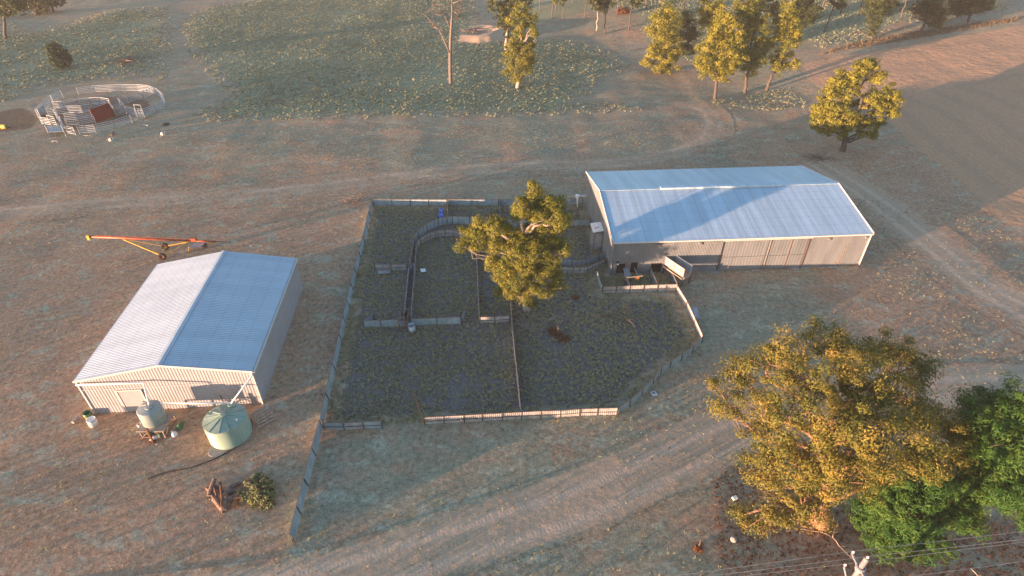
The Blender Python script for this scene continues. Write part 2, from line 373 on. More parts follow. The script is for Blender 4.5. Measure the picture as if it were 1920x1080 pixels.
def poly_dist(X, Y, poly):
    P = np.array(poly); d = np.full(X.shape, 1e9); ins = np.zeros(X.shape, bool)
    for i in range(len(P)):
        a, b = P[i], P[(i+1) % len(P)]; e = b-a
        t = np.clip(((X-a[0])*e[0]+(Y-a[1])*e[1])/(e@e+1e-9), 0, 1)
        d = np.minimum(d, np.hypot(X-a[0]-t*e[0], Y-a[1]-t*e[1]))
        c = ((a[1] > Y) != (b[1] > Y)) & (X < (b[0]-a[0])*(Y-a[1])/(b[1]-a[1]+1e-12)+a[0]); ins ^= c
    return np.where(ins, d, -d)
def zone_sheet(name, poly, ch, soft, z, step=1.0):
    P = np.array(poly); xs = np.arange(P[:, 0].min()-2, P[:, 0].max()+2, step); ys = np.arange(P[:, 1].min()-2, P[:, 1].max()+2, step)
    X, Y = np.meshgrid(xs, ys); D = poly_dist(X, Y, poly)
    nx, ny = len(xs), len(ys); i = np.arange((ny-1)*(nx-1)); r, c = i//(nx-1), i % (nx-1); a = r*nx+c
    f = np.stack([a, a+1, a+nx+1, a+nx], -1); Dr = D.ravel()
    f = f[(Dr[f] > 0).all(1)]; used, inv = np.unique(f, return_inverse=True)
    v = np.stack([X.ravel(), Y.ravel(), z+.012+terr(X, Y).ravel()], -1)[used]; f = inv.reshape(f.shape)
    o = npmesh(name, v, f, 'earth', smooth=True); o['kind'] = 'structure'
    zz = np.zeros((len(v), 3)); dd = Dr[used]; zz[:, ch] = np.clip((dd-step)/soft, 0, 1)
    set_zone(o, zz, dd, v[:, 0]); return o
def px(*p): return [at(a, b)[:2] for a, b in p]
def smooth_line(pts, n=8):
    P = np.array(pts, float); out = []
    P2 = np.vstack([2*P[0]-P[1], P, 2*P[-1]-P[-2]])
    for i in range(1, len(P2)-2):
        for k in range(n):
            t = k/n; a, b, c, d = P2[i-1], P2[i], P2[i+1], P2[i+2]
            out.append(.5*((2*b)+(-a+c)*t+(2*a-5*b+4*c-d)*t*t+(-a+3*b-3*c+d)*t**3))
    out.append(P[-1]); return np.array(out)
def road(name, pts, half, z, strength=1.0, soft=1.1):
    C = smooth_line(pts, 10); d = np.gradient(C, axis=0); d /= np.linalg.norm(d, axis=1)[:, None]; n = np.stack([-d[:, 1], d[:, 0]], -1)
    s = np.concatenate([[0], np.cumsum(np.linalg.norm(np.diff(C, axis=0), axis=1))])
    hw = np.interp(np.linspace(0, 1, len(C)), np.linspace(0, 1, len(half)), half) if hasattr(half, '__len__') else np.full(len(C), half)
    K = 17; vs = []; ac = []; al = []; zz = []
    for i in range(len(C)):
        for k in range(K):
            q = (k/(K-1)*2-1)*(hw[i]+soft); p = C[i]+n[i]*q; vs.append((p[0], p[1], z+.022+float(terr(p[0], p[1])))); ac.append(q); al.append(s[i])
            e = min(1, (hw[i]+soft-abs(q))/soft); e *= min(1, s[i]/4+.0, (s[-1]-s[i])/4); zz.append(e*strength)
    f = [(i*K+k, (i+1)*K+k, (i+1)*K+k+1, i*K+k+1) for i in range(len(C)-1) for k in range(K-1)]
    o = npmesh(name, vs, f, 'earth', smooth=True); o['kind'] = 'structure'
    z3 = np.zeros((len(vs), 3)); z3[:, 0] = zz; set_zone(o, z3, ac, al); return o
PADDOCK = px((330, 232), (420, 175), (350, 100), (330, 40), (380, 12), (560, -12), (900, -12), (905, 70), (960, 75), (1060, 70), (1130, 90), (1200, 130), (1130, 150), (1100, 190), (1210, 195), (1215, 212), (960, 220), (620, 224), (480, 230))
PADDOCK_W = px((-300, 235), (-300, 20), (0, -5), (60, 60), (200, 20), (320, 10), (330, 60), (320, 160), (200, 150), (90, 165), (0, 195))
FIELD = px((1925, 455), (1830, 395), (1760, 330), (1690, 275), (1640, 225), (1560, 190), (1500, 155), (1485, 120), (1520, 108), (1640, 88), (1760, 68), (1925, 40), (2500, 0), (2900, 300), (2500, 700))
YARD = px((700, 386), (1095, 384), (1140, 500), (1118, 545), (1262, 560), (1312, 634), (1158, 776), (797, 796), (718, 800), (608, 802), (640, 640), (668, 510))
zone_sheet('paddock', PADDOCK, 1, 5.0, .004, 1.0)
zone_sheet('paddock', PADDOCK_W, 1, 8.0, .004, 1.5)
zone_sheet('wood_floor', px((1190, 110), (1160, 20), (950, 60), (880, -14), (1900, -14), (1890, 15), (1700, 55), (1520, 95), (1480, 150), (1300, 130)), 1, 6.0, .003, 1.5)
zone_sheet('ploughed_field', FIELD, 2, 2.0, .006, 1.0)
o = zone_sheet('yard_ground', YARD, 1, 1.2, .005, .5)
zc = np.zeros(len(o.data.vertices)*4, np.float32); o.data.attributes['zone'].data.foreach_get('color', zc); zc = zc.reshape(-1, 4)
a = o.data.attributes.new('yard', 'FLOAT', 'POINT'); a.data.foreach_set('value', zc[:, 1].copy()); zc[:, 1] = 0; o.data.attributes['zone'].data.foreach_set('color', zc.ravel())
road('dirt_road', [at(*p)[:2] for p in ((-250, 1190), (250, 1140), (600, 1090), (860, 1010), (1080, 940), (1260, 860), (1400, 800), (1580, 745), (1760, 725), (2000, 722), (2300, 715))], [.8, .9, 1.3, 1.6, 1.7, 1.5, 1.4], .010, 1.25, 1.0)
road('track', [at(*p)[:2] for p in ((-200, 420), (150, 385), (420, 368), (640, 345), (820, 322), (1000, 310), (1200, 300), (1320, 262), (1330, 215), (1280, 190))], 1.0, .012, .5, 2.2)
road('track', [at(*p)[:2] for p in ((1500, 285), (1620, 360), (1740, 450), (1850, 540), (2000, 620), (2200, 700))], 1.5, .014, .7, 2.5)
for MUD in (px((80, 232), (72, 215), (110, 190), (180, 178), (260, 174), (300, 186), (305, 205), (270, 225), (190, 244), (120, 255)), px((-60, 215), (60, 193), (95, 215), (90, 240), (60, 248), (-60, 262))):
    o = zone_sheet('cattle_yard_ground', MUD, 1, 2.0, .008, .7)
    zc = np.zeros(len(o.data.vertices)*4, np.float32); o.data.attributes['zone'].data.foreach_get('color', zc); zc = zc.reshape(-1, 4)
    a = o.data.attributes.new('mud', 'FLOAT', 'POINT'); a.data.foreach_set('value', zc[:, 1].copy()); zc[:, 1] = 0; o.data.attributes['zone'].data.foreach_set('color', zc.ravel())
# mound and pit of dug earth behind the tall gum
def mound_z(X, Y):
    c = at(905, 62); dx, dy = X-c[0], Y-c[1]; th = np.arctan2(dy, dx); k = 1+.25*nz(X, Y, .35)
    r = np.hypot(dx/5.2, dy/7)*k; m = np.clip(.55+.6*np.cos(th+.5), .12, 1.1)
    return np.where(r < 1.9, np.maximum(np.exp(-((r-.85)/.33)**2)*1.2*m-.05, -.05), -.05)+terr(X, Y)
c = at(905, 62); o, X, Y = grid('dirt_mound', np.arange(c[0]-11, c[0]+11, .6), np.arange(c[1]-14, c[1]+14, .6), mound_z)
o['kind'] = 'structure'; zc = np.zeros((len(X), 3)); zc[:, 0] = .8; set_zone(o, zc, X*0, Y*0)

# ------------------------------------------------------------------ leaves
def leaf_quads(c, size, aspect=.5, droop=0.0, nrm=None):
    n = len(c)
    if nrm is None: nrm = rng.normal(size=(n, 3))
    nrm = nrm/(np.linalg.norm(nrm, axis=1)[:, None]+1e-9)
    a = np.cross(nrm, rng.normal(size=(n, 3))); a[:, 2] -= droop*.8; a /= np.linalg.norm(a, axis=1)[:, None]+1e-9
    b = np.cross(a, nrm); b /= np.linalg.norm(b, axis=1)[:, None]+1e-9
    s = size*(.5+rng.random((n, 1))); bend = nrm*s*.18
    v = np.stack([c-a*s-bend, c+b*s*aspect, c+a*s-bend, c-b*s*aspect], 1).reshape(-1, 3)
    f = np.arange(n*4).reshape(-1, 4); return v, f
def crown_points(lobes, per, clump=.45, density=1.0):
    """lobes: (x,y,z,rx,ry,rz). returns leaf centres, a tint and a facing per leaf"""
    C = []; T = []; NN = []
    for (x, y, z, rx, ry, rz) in lobes:
        area = (rx*ry+ry*rz+rx*rz)/3*4*PI; k = max(5, int(area*density/(clump*clump*2.5)))
        d = rng.normal(size=(k, 3)); d /= np.linalg.norm(d, axis=1)[:, None]; r = (.30+.68*rng.random((k, 1))**.7)
        cc = V(x, y, z)+d*r*V(rx, ry, rz); ct = rng.normal(.5, .2, k)
        m = rng.integers(int(per*.6), int(per*1.4)+1, k)
        idx = np.repeat(np.arange(k), m); g = rng.normal(size=(len(idx), 3)); g /= (np.linalg.norm(g, axis=1)[:, None]+1e-9); gd = g.copy(); g *= rng.random((len(idx), 1))**.4
        sc = clump*(.5+.9*rng.random(k))[idx][:, None]
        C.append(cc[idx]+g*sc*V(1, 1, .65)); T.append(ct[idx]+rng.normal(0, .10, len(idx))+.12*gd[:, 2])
        NN.append(gd+.5*d[idx]+V(0, 0, .35)+.45*rng.normal(size=gd.shape))
    return np.concatenate(C), np.clip(np.concatenate(T), 0, 1), np.concatenate(NN)
def limb(mb, p0, p1, r0, r1, n=6, wob=.12, sides=7):
    p0, p1 = V(*p0), V(*p1); L = np.linalg.norm(p1-p0); pts = []
    for i in range(n+1):
        t = i/n; p = p0+(p1-p0)*t; 
        if 0 < i < n: p = p+rng.normal(size=3)*wob*L/n
        p[2] += math.sin(t*PI)*.04*L; pts.append(p)
    mb.tube(pts, [r0+(r1-r0)*(i/n) for i in range(n+1)], sides); return pts
def tree(name, label, cat, base, lobes, leaf, bark, size=.13, per=26, clump=.45, density=1.0, aspect=.45, droop=0.3, fork=.3, r0=.35, group=None, twigs=2, trunks=None, lean=(0, 0)):
    """base world xyz, lobes in world coords"""
    B = V(*base); root = thing(name, label, cat, tuple(B), 0, group)
    L = [(V(*l[:3])-B, l[3:]) for l in lobes]; mb = MB()
    zmin = min(l[0][2] for l in L); zmax = max(l[0][2] for l in L); cx = np.mean([l[0][:2] for l in L], axis=0)
    f = V(cx[0]*.4+lean[0], cx[1]*.4+lean[1], max(1.0, zmin*.6+zmax*fork*.4)); 
    stem = limb(mb, (0, 0, -.1), f, r0, r0*.75, 5, .10, 10)
    top = V(cx[0]*.8, cx[1]*.8, zmax*.9); lead = limb(mb, f, top, r0*.72, r0*.15, 8, .25, 8)
    for p, rr in L:
        st = min(lead+stem[-2:], key=lambda q: np.linalg.norm(q-V(0, 0, 0)-(p-V(0, 0, np.linalg.norm(p[:2]-q[:2])*.7+.3))))
        pts = limb(mb, st, p, max(.04, r0*.34), .03, 6, .3, 6)
        for k in range(twigs):
            d = rng.normal(size=3); d /= np.linalg.norm(d); e = p+d*V(*rr)*.95; limb(mb, pts[rng.integers(2, 6)], e, .035, .012, 4, .3, 4)
    mb.build('trunk', bark, root, True)
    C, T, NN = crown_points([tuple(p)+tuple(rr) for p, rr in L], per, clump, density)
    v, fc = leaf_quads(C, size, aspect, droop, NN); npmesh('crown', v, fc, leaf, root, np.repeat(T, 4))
    return root
def lob(pxl, Y, k=1.0, flat=1.0):
    """lobes from photo positions on the upright plane at distance Y: (px,py,radius_px,dY)"""
    out = []
    for q in pxl:
        x, y, r = q[:3]; dy = q[3] if len(q) > 3 else rng.uniform(-1, 1)*r/30
        p = atY(x, y, Y+dy); sc = math.dist(p, (0, 0, CH))/CF; R = r*sc*k
        R *= 1.0; out.append((p[0], p[1], p[2], R, R*1.0, R*flat))
    return out
def lobz(pxl):
    out = []
    for x, y, z, r in pxl:
        p = at(x, y, z); sc = math.dist(p, (0, 0, CH))/CF; out.append((p[0], p[1], p[2], r*sc, r*sc, r*sc*.75))
    return out
#@@TREES
# central eucalyptus in the sheep yards
b = at(988, 582)
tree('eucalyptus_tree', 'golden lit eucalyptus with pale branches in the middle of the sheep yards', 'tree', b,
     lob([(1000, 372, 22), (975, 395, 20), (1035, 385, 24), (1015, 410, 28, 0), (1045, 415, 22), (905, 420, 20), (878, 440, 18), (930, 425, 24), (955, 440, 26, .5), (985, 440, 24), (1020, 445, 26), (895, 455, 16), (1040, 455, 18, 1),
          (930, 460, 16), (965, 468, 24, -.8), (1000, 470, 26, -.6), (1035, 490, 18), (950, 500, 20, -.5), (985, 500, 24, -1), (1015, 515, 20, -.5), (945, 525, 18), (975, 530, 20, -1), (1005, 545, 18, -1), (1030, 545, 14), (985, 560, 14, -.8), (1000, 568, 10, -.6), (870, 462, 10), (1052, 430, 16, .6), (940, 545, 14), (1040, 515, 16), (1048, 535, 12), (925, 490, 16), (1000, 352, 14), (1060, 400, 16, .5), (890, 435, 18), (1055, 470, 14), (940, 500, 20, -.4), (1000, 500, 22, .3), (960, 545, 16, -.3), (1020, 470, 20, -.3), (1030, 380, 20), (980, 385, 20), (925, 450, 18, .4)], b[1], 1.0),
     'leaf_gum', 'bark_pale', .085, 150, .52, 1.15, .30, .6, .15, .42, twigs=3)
# ------------------------------------------------------------------ left machinery shed
def frameof(o, ang):
    ex = V(math.cos(ang), math.sin(ang), 0); ey = V(-math.sin(ang), math.cos(ang), 0)
    return lambda a, b_, z=0: tuple(V(o[0], o[1], 0)+ex*a+ey*b_+V(0, 0, z))
LO, LT, LW, LL, LE, LR = (-30.51, 29.28), .0809, 11.97, 14.55, 3.35, 4.42
F = frameof(LO, LT)
R = thing('machinery_shed', 'cream ribbed steel shed with white pipes running to two round tanks', 'shed', F(0, 0))
off = F(0, 0)
zt = lambda t: LE+(LR-LE)*(1-abs(t-LW/2)/(LW/2))-.03
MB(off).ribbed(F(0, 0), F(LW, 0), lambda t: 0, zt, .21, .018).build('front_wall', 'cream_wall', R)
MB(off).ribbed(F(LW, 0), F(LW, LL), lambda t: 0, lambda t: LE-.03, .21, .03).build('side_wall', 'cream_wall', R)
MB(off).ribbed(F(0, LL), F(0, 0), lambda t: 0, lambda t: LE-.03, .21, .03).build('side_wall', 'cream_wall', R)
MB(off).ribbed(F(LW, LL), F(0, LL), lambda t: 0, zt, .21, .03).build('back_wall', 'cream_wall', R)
e = .10
rf = MB(off).slope(F(-e, -.06, LE), F(-e, LL+.06, LE), F(LW/2, -.06, LR), F(LW/2, LL+.06, LR), .20, .022)
rf.slope(F(LW+e, -.06, LE), F(LW+e, LL+.06, LE), F(LW/2, -.06, LR), F(LW/2, LL+.06, LR), .20, .022)
rf = rf.build('roof', 'zinc_roof', R)
rc = MB(off)
for sgn in (-1, 1):
    rc.box8([F(LW/2, -.08, LR+.05), F(LW/2+sgn*.22, -.08, LR+.012), F(LW/2+sgn*.22, LL+.08, LR+.012), F(LW/2, LL+.08, LR+.05),
             F(LW/2, -.08, LR+.07), F(LW/2+sgn*.22, -.08, LR+.03), F(LW/2+sgn*.22, LL+.08, LR+.03), F(LW/2, LL+.08, LR+.07)])
rc.build('ridge_cap', 'zinc_roof', rf)
tr = MB(off)
tr.bar(F(-e, -.09, LE-.02), F(LW/2, -.09, LR-.02), .05, .16).bar(F(LW/2, -.09, LR-.02), F(LW+e, -.09, LE-.02), .05, .16)
tr.build('barge_trim', 'trim', R)
for a in (-.16, LW+.16):
    g = MB(off); g.bar(F(a, -.05, LE-.10), F(a, LL+.05, LE-.10), .12, .12); g.build('gutter', 'trim' if a > 0 else 'trim', R)
for (a, b_) in ((0, -.02), (LW, -.02)): MB(off).bar(F(a, b_, 0), F(a, b_, LE-.1), .10, .10).build('corner_trim', 'trim', R)
MB(off).bar(F(.1, -.045, 2.42), F(LW-.1, -.045, 2.42), .03, .03).build('joint_trim', 'trim', R)
dr = MB(off); dr.box8([F(2.35, -.075, .05), F(3.95, -.075, .05), F(3.95, -.035, .05), F(2.35, -.035, .05), F(2.35, -.075, 2.15), F(3.95, -.075, 2.15), F(3.95, -.035, 2.15), F(2.35, -.035, 2.15)])
dr = dr.build('door', 'cream_wall', R)
fr = MB(off); fr.bar(F(2.31, -.07, .02), F(2.31, -.07, 2.19), .07).bar(F(3.99, -.07, .02), F(3.99, -.07, 2.19), .07).bar(F(2.28, -.07, 2.20), F(4.02, -.07, 2.20), .07)
fr.build('door_frame', 'trim', dr)
MB(off).box(F(3.8, -.10, 1.0), .10, .05, .05, LT).build('handle', 'dark', dr)
# tank positions
q = at(419, 779, 2.0); TG = V(q[0], q[1], 0); RG = 1.36
tsm = at(278, 763, 2.3); TS = V(tsm[0], tsm[1], 0); RS = .78
pa = F(.05, -.22, 3.14); pb = F(4.55, -.22, 3.02); pc = (TS[0]+.05, TS[1]+.15, 2.62)
MB(off).tube([pa, pb, V(*pb)+V(.0, -.08, -.02)], .055, 10).tube([V(*pb)+V(0, 0, .04), pc, V(*pc)+V(0, -.05, -.2)], .06, 10).build('downpipe', 'pvc', R, True)
pd = F(LW+.05, -.25, 3.1); pe = (TG[0]+.15, TG[1]+1.1, 2.05)
MB(off).tube([F(LW+.05, -.02, 3.2), pd, pe, V(*pe)+V(0, 0, -.25)], .06, 10).build('downpipe', 'pvc', R, True)
MB(off).tube([(TS[0]+RS*.85, TS[1]+.35, 2.25), (TG[0]+.05, TG[1]+1.15, 2.0)], .055, 10).build('overflow_pipe', 'pvc', R, True)
MB(off).bar((TS[0]+4.0, TS[1]+2.0, 0), (TS[0]+3.4, TS[1]+2.4, 2.3), .05).build('pipe_prop', 'dead_wood', R)
# ------------------------------------------------------------------ tanks
tk = thing('water_tank', 'large round pale green corrugated water tank standing on the ground', 'water tank', tuple(TG))
prof = [(RG, .0)]
for i in range(10):
    z = .06+i*.165; prof += [(RG, z), (RG, z+.10), (RG+.055, z+.12), (RG+.055, z+.14)]
prof.append((RG, 1.74))
MB().lathe((0, 0, 0), prof, 56).build('body', 'tank', tk, True)
rt_ = MB().lathe((0, 0, 0), [(RG+.05, 1.72), (RG+.05, 1.77), (.20, 2.05), (.18, 2.10), (.001, 2.11)], 56).build('roof', 'tank', tk)
rb = MB()
for k in range(12):
    t = 2*PI*k/12+.1; rb.bar((math.cos(t)*.20, math.sin(t)*.20, 2.07), (math.cos(t)*(RG+.03), math.sin(t)*(RG+.03), 1.79), .06, .05)
rb.build('ribs', 'tank', rt_)
MB().lathe((.15, 1.0, 1.84), [(.24, 0), (.24, .16), (.2, .18), (.001, .18)], 20).build('inlet', 'tank', tk)
MB().lathe((-1.12, .3, 1.78), [(.14, 0), (.14, .10), (.001, .10)], 14).build('vent', 'tank', tk)
MB().lathe((1.0, -.3, 1.83), [(.05, 0), (.05, .14), (.001, .14)], 10).build('level_gauge', 'white', tk)
cp_ = at(403, 852); tag(MB().lathe((cp_[0]+.05, cp_[1]+.35, 0), [(.62, 0), (.60, .05), (.001, .055)], 18).build('concrete_slab', 'concrete'), 'round pale concrete slab on the ground against the green tank', 'slab')
# small tank on a rusty stand
SZ = .95
st = thing('tank_stand', 'rusty steel angle frame stand under the small round tank', 'stand', tuple(TS))
hx = .80
pl = MB(); pl.box((.12, -.12, SZ-.06), 1.9, 1.8, .06); pl.build('platform', 'timber', st)
for a in (-1, 1):
    for b_ in (-1, 1): MB().bar((a*hx, b_*hx, 0), (a*hx, b_*hx, SZ-.06), .07).build('leg', 'rail_rust', st)
fr = MB()
for z in (.08, SZ-.11):
    for a in (-1, 1): fr.bar((-hx, a*hx, z), (hx, a*hx, z), .06).bar((a*hx, -hx, z), (a*hx, hx, z), .06)
fr.build('frame', 'rail_rust', st)
for p, q in (((-hx, -hx, .1), (0, -hx, SZ-.1)), ((hx, -hx, .1), (0, -hx, SZ-.1)), ((hx, -hx, .1), (hx, hx, SZ-.1)), ((hx, hx, .1), (hx, -hx, SZ-.1))):
    MB().bar(p, q, .045).build('brace', 'rail_rust', st)
tk = thing('water_tank', 'small smooth grey green water tank raised on the rusty stand', 'water tank', (TS[0], TS[1], SZ))
MB().lathe((0, 0, 0), [(.001, 0), (RS*.97, .0), (RS, .04), (RS, .6), (RS+.008, .62), (RS, .64), (RS, 1.22), (RS-.04, 1.28)], 48).build('body', 'tank_grey', tk, True)
MB().lathe((0, 0, 0), [(RS-.04, 1.28), (RS-.12, 1.30), (.25, 1.36), (.001, 1.38)], 40).build('roof', 'tank_grey', tk, True)
MB().lathe((.08, -.05, 1.36), [(.25, 0), (.25, .06), (.22, .08), (.001, .09)], 22).build('lid', 'tank_grey', tk)
MB().bar((-RS*.9, .1, 1.33), (-.2, .15, 1.40), .07, .03).build('strap', 'trim', tk)
pp = at(283, 838); MBp = MB(); MBp.bar((0, 0, 0), (.02, .05, 1.35), .11).box((0, 0, 0), .4, .25, .05)
o = MBp.build('steel_post', 'rust'); o.location = (TS[0]+.05, TS[1]-1.15, 0); tag(o, 'dark rusty steel post standing just in front of the tank stand', 'post')
for i, (dx, dy, z, m, lb, rx, ry, rz_) in enumerate(((-.45, -.35, .0, 'green_plastic', 'green plastic bag lying under the middle of the tank stand', .30, .24, .22), (.35, -.55, 0, 'green_plastic', 'green plastic bag lying under the front right of the tank stand', .28, .22, .2), (.05, -.78, 0, 'white', 'white bag lying low under the front of the tank stand', .38, .14, .14), (1.25, -.5, 0, 'white', 'white bag leaning beside the right leg of the tank stand', .18, .28, .3), (1.35, .25, .0, 'green_plastic', 'green netting heap to the right of the tank stand', .22, .42, .22))):
    n_ = 14; vs = []; fs = []
    for a in range(8):
        for b_ in range(n_):
            ph = a/7*PI/2; t = 2*PI*b_/n_; k = 1+.18*math.sin(t*3+i)+.08*random.random()
            vs.append((rx*math.cos(ph)*math.cos(t)*k, ry*math.cos(ph)*math.sin(t)*k, rz_*math.sin(ph)*(1+.1*random.random())+.005))
    for a in range(7):
        for b_ in range(n_): fs.append((a*n_+b_, a*n_+(b_+1) % n_, (a+1)*n_+(b_+1) % n_, (a+1)*n_+b_))
    o = MB().add(vs, fs).build('plastic_bag' if i < 4 else 'netting_heap', m, None, True); o.location = (TS[0]+dx, TS[1]+dy, z); o.rotation_euler.z = random.random(); tag(o, lb, 'bag' if i < 4 else 'netting', 'bags under the tank stand' if i < 4 else None)
o = thing('paint_bucket', 'small white bucket on the ground at the left of the tank stand', 'bucket', at(263, 800))
MB().lathe((0, 0, 0), [(.001, 0), (.13, 0), (.16, .3), (.14, .3), (.12, .05)], 18).build('body', 'white', o, True); MB().tube([(-.15, 0, .3), (0, .12, .38), (.15, 0, .3)], .012, 5).build('handle', 'galv', o)
# drums by the left corner
for nm, p, lb, m, m2, h, r, up in (('drum', (177, 797), 'white round drum with a pale lid beside the green drum', 'white', 'white', .62, .29, 0), ('drum', (168, 783), 'green and yellow open topped drum behind the white drum', 'green_plastic', 'yellow_paint', .55, .27, 0)):
    o = thing(nm, lb, 'drum', at(*p), 0, 'drums by the shed corner')
    if m == 'white':
        MB().lathe((0, 0, 0), [(.001, 0), (r, 0), (r, h*.45), (r+.01, h*.47), (r, h*.49), (r, h)], 28).build('body', m, o, True)
        MB().lathe((0, 0, h), [(r+.015, -.03), (r+.015, .02), (r-.03, .025), (r-.05, .01), (.001, .012)], 28).build('lid', 'white', o)
        MB().lathe((0, 0, h), [(r+.018, -.06), (r+.018, -.03)], 28).build('rim', 'ink', o)
        for k, (z, wd) in enumerate(((.36, .32), (.30, .22), (.25, .28))):
            lbm = MB(); pts = [((r+.004)*math.cos(t), (r+.004)*math.sin(t)) for t in np.linspace(-PI/2-wd*.9, -PI/2+wd*.9, 8)]
            lbm.add([(x_, y_, z) for x_, y_ in pts]+[(x_, y_, z+.03) for x_, y_ in pts], [(q, q+1, q+9, q+8) for q in range(7)])
            lbm.build('printed_mark', 'ink', o)
    else:
        MB().lathe((0, 0, 0), [(r, h*.5), (r, h), (r-.02, h), (r-.03, h*.3)], 28).build('body', m, o, True)
        MB().lathe((0, 0, 0), [(.001, 0), (r, 0), (r+.002, h*.5)], 28).build('lower_band', m2, o, True)
p = at(142, 790); o = MB().tube([(p[0], p[1]-.25, .14), (p[0]+.08, p[1]+.25, .14)], [.11, .12], 14).build('log_offcut', 'concrete', None); tag(o, 'short grey round offcut lying left of the two drums', 'offcut')
# pallet leaning by the tank
o = thing('wooden_pallet', 'weathered wooden pallet leaning between the green tank and the shed corner', 'pallet', (-17.55, 28.3, 0), .6)
o.rotation_euler = (.62, 0, .75)
for k in range(6): MB().box((0, .1+k*.22, .10), 1.3, .12, .025).build('board', 'timber', o)
for k in (-.58, 0, .58): MB().box((k, .65, .02), .08, 1.25, .08).build('bearer', 'timber', o)
# black poly hose
hp = [at(x, y, .05) for x, y in ((276, 899), (292, 892), (310, 886), (335, 881), (360, 876), (385, 867), (405, 859), (430, 846), (455, 830), (468, 815), (473, 800), (471, 786))]
C = smooth_line([q[:2] for q in hp], 5); tag(MB().tube([(c[0], c[1], .05) for c in C], .035, 6).build('poly_hose', 'hose', None, True), 'thin black poly hose curving over the ground round the green tank', 'hose')
# log pile
lp = [((392, 930), (403, 898), .16, 'log', 'thick grey log standing up at the left end of the log pile'), ((388, 915), (412, 948), .10, 'log', 'dark post leaning down the left side of the log pile'), ((399, 905), (408, 935), .07, 'rust', 'thin dark steel post crossing the left of the log pile'),
      ((413, 905), (415, 950), .08, 'rust', 'long dark straight post down the middle of the log pile'), ((402, 935), (420, 958), .19, 'log', 'fat pale log at the lower left of the log pile'), ((421, 940), (419, 958), .23, 'log', 'thick round log pointing at the camera at the pile front'),
      ((420, 935), (436, 937), .20, 'log', 'short pale log stump lying across the right of the pile'), ((436, 935), (454, 933), .06, 'orange_log', 'thin orange pole sticking out of the pile into the bush'), ((430, 957), (438, 930), .06, 'log', 'thin dark stick beside the thick front log'),
      ((441, 950), (446, 935), .14, 'orange_log', 'reddish short log at the lower right of the pile'), ((430, 915), (452, 905), .15, 'log', 'grey rounded log at the back right of the pile'), ((404, 912), (418, 922), .10, 'dead_wood', 'pale grey split log inside the pile'), ((425, 925), (440, 918), .16, 'dead_wood', 'grey stump in the middle right of the pile')]
for i, (a, b_, r, m, lb) in enumerate(lp):
    z0 = r+(.22 if i in (2, 3, 7) else 0) ; A = at(*a, z0); B_ = at(*b_, z0+(.25 if i in (0, 3, 7) else 0)); mb = MB()
    limb(mb, A, B_, r, r*.85, 3, .04, 10); tag(mb.build('log', m, None), lb, 'log', 'logs and posts in the pile')
def bushy(name, label, cat, base, lobes, leaf, size=.1, per=26, clump=.3, group=None, den=1.0, bark='bark_dark', r0=.05):
    return tree(name, label, cat, base, lobes, leaf, bark, size, per, clump, den, .5, 0, .2, r0, group, twigs=2)
bb = at(488, 930)
bushy('bush', 'low grey green bush growing beside the log pile', 'bush', bb, [at(x, y, z)+(r, r, r*.75) for x, y, z, r in ((480, 915, .5, .55), (500, 905, .5, .5), (465, 930, .35, .4), (495, 930, .45, .6), (485, 893, .4, .35), (505, 920, .4, .45), (475, 940, .25, .4), (500, 945, .2, .4), (452, 925, .3, .25), (470, 905, .5, .35))], 'leaf_bush', .075, 30, .22)

# ------------------------------------------------------------------ big shed
BO, BA, BW, BL, BE, BR = (9.57, 46.94), .0651, 15.03, 24.97, 3.76, 5.27
G = frameof(BO, BA)                                  # a along the front, b towards the back
R = thing('shearing_shed', 'long galvanised iron shearing shed with pale blue roof right of the sheep yards', 'shed', G(0, 0)); off = G(0, 0)
zg = lambda t: BE+(BR-BE)*(1-abs(t-BW/2)/(BW/2))-.03
HOLES = [(.55, 1.35, 1.25), (1.9, 2.55, 1.35), (3.9, 4.95, 1.15)]
def fb(t): return 0
wb = MB(off); xs = [0]
for a, b_, h in HOLES: xs += [a, b_]
xs.append(BL)
for i in range(len(xs)-1):
    zb = (lambda t: 0) if i % 2 == 0 else (lambda t, h=HOLES[i//2][2]: h)
    wb.ribbed(G(xs[i], 0), G(xs[i+1], 0), zb, lambda t: BE-.03, .15, .014)
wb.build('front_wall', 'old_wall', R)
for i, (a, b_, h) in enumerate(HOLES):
    d = MB(off); d.box8([G(a-.1, .25, .0), G(b_+.1, .25, 0), G(b_+.1, .9, 0), G(a-.1, .9, 0), G(a-.1, .25, h+.2), G(b_+.1, .25, h+.2), G(b_+.1, .9, h+.2), G(a-.1, .9, h+.2)]); d.build('doorway_shade', 'dark', R)  # black block behind each opening stands in for the unlit inside
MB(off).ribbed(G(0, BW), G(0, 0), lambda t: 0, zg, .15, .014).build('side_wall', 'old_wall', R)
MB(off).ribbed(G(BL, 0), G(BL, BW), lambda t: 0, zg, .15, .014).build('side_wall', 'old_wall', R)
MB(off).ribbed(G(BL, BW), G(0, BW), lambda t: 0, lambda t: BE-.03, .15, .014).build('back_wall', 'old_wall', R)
ev = .12
rf = MB(off).slope(G(-.12, -ev, BE), G(BL+.12, -ev, BE), G(-.12, BW/2, BR), G(BL+.12, BW/2, BR), .76, .004)
rf.slope(G(-.12, BW+ev, BE), G(BL+.12, BW+ev, BE), G(-.12, BW/2, BR), G(BL+.12, BW/2, BR), .76, .004)
rf = rf.build('roof', 'old_roof', R)
MB(off).bar(G(-.12, BW/2, BR+.03), G(BL+.12, BW/2, BR+.03), .35, .05).build('ridge_cap', 'old_roof', rf)
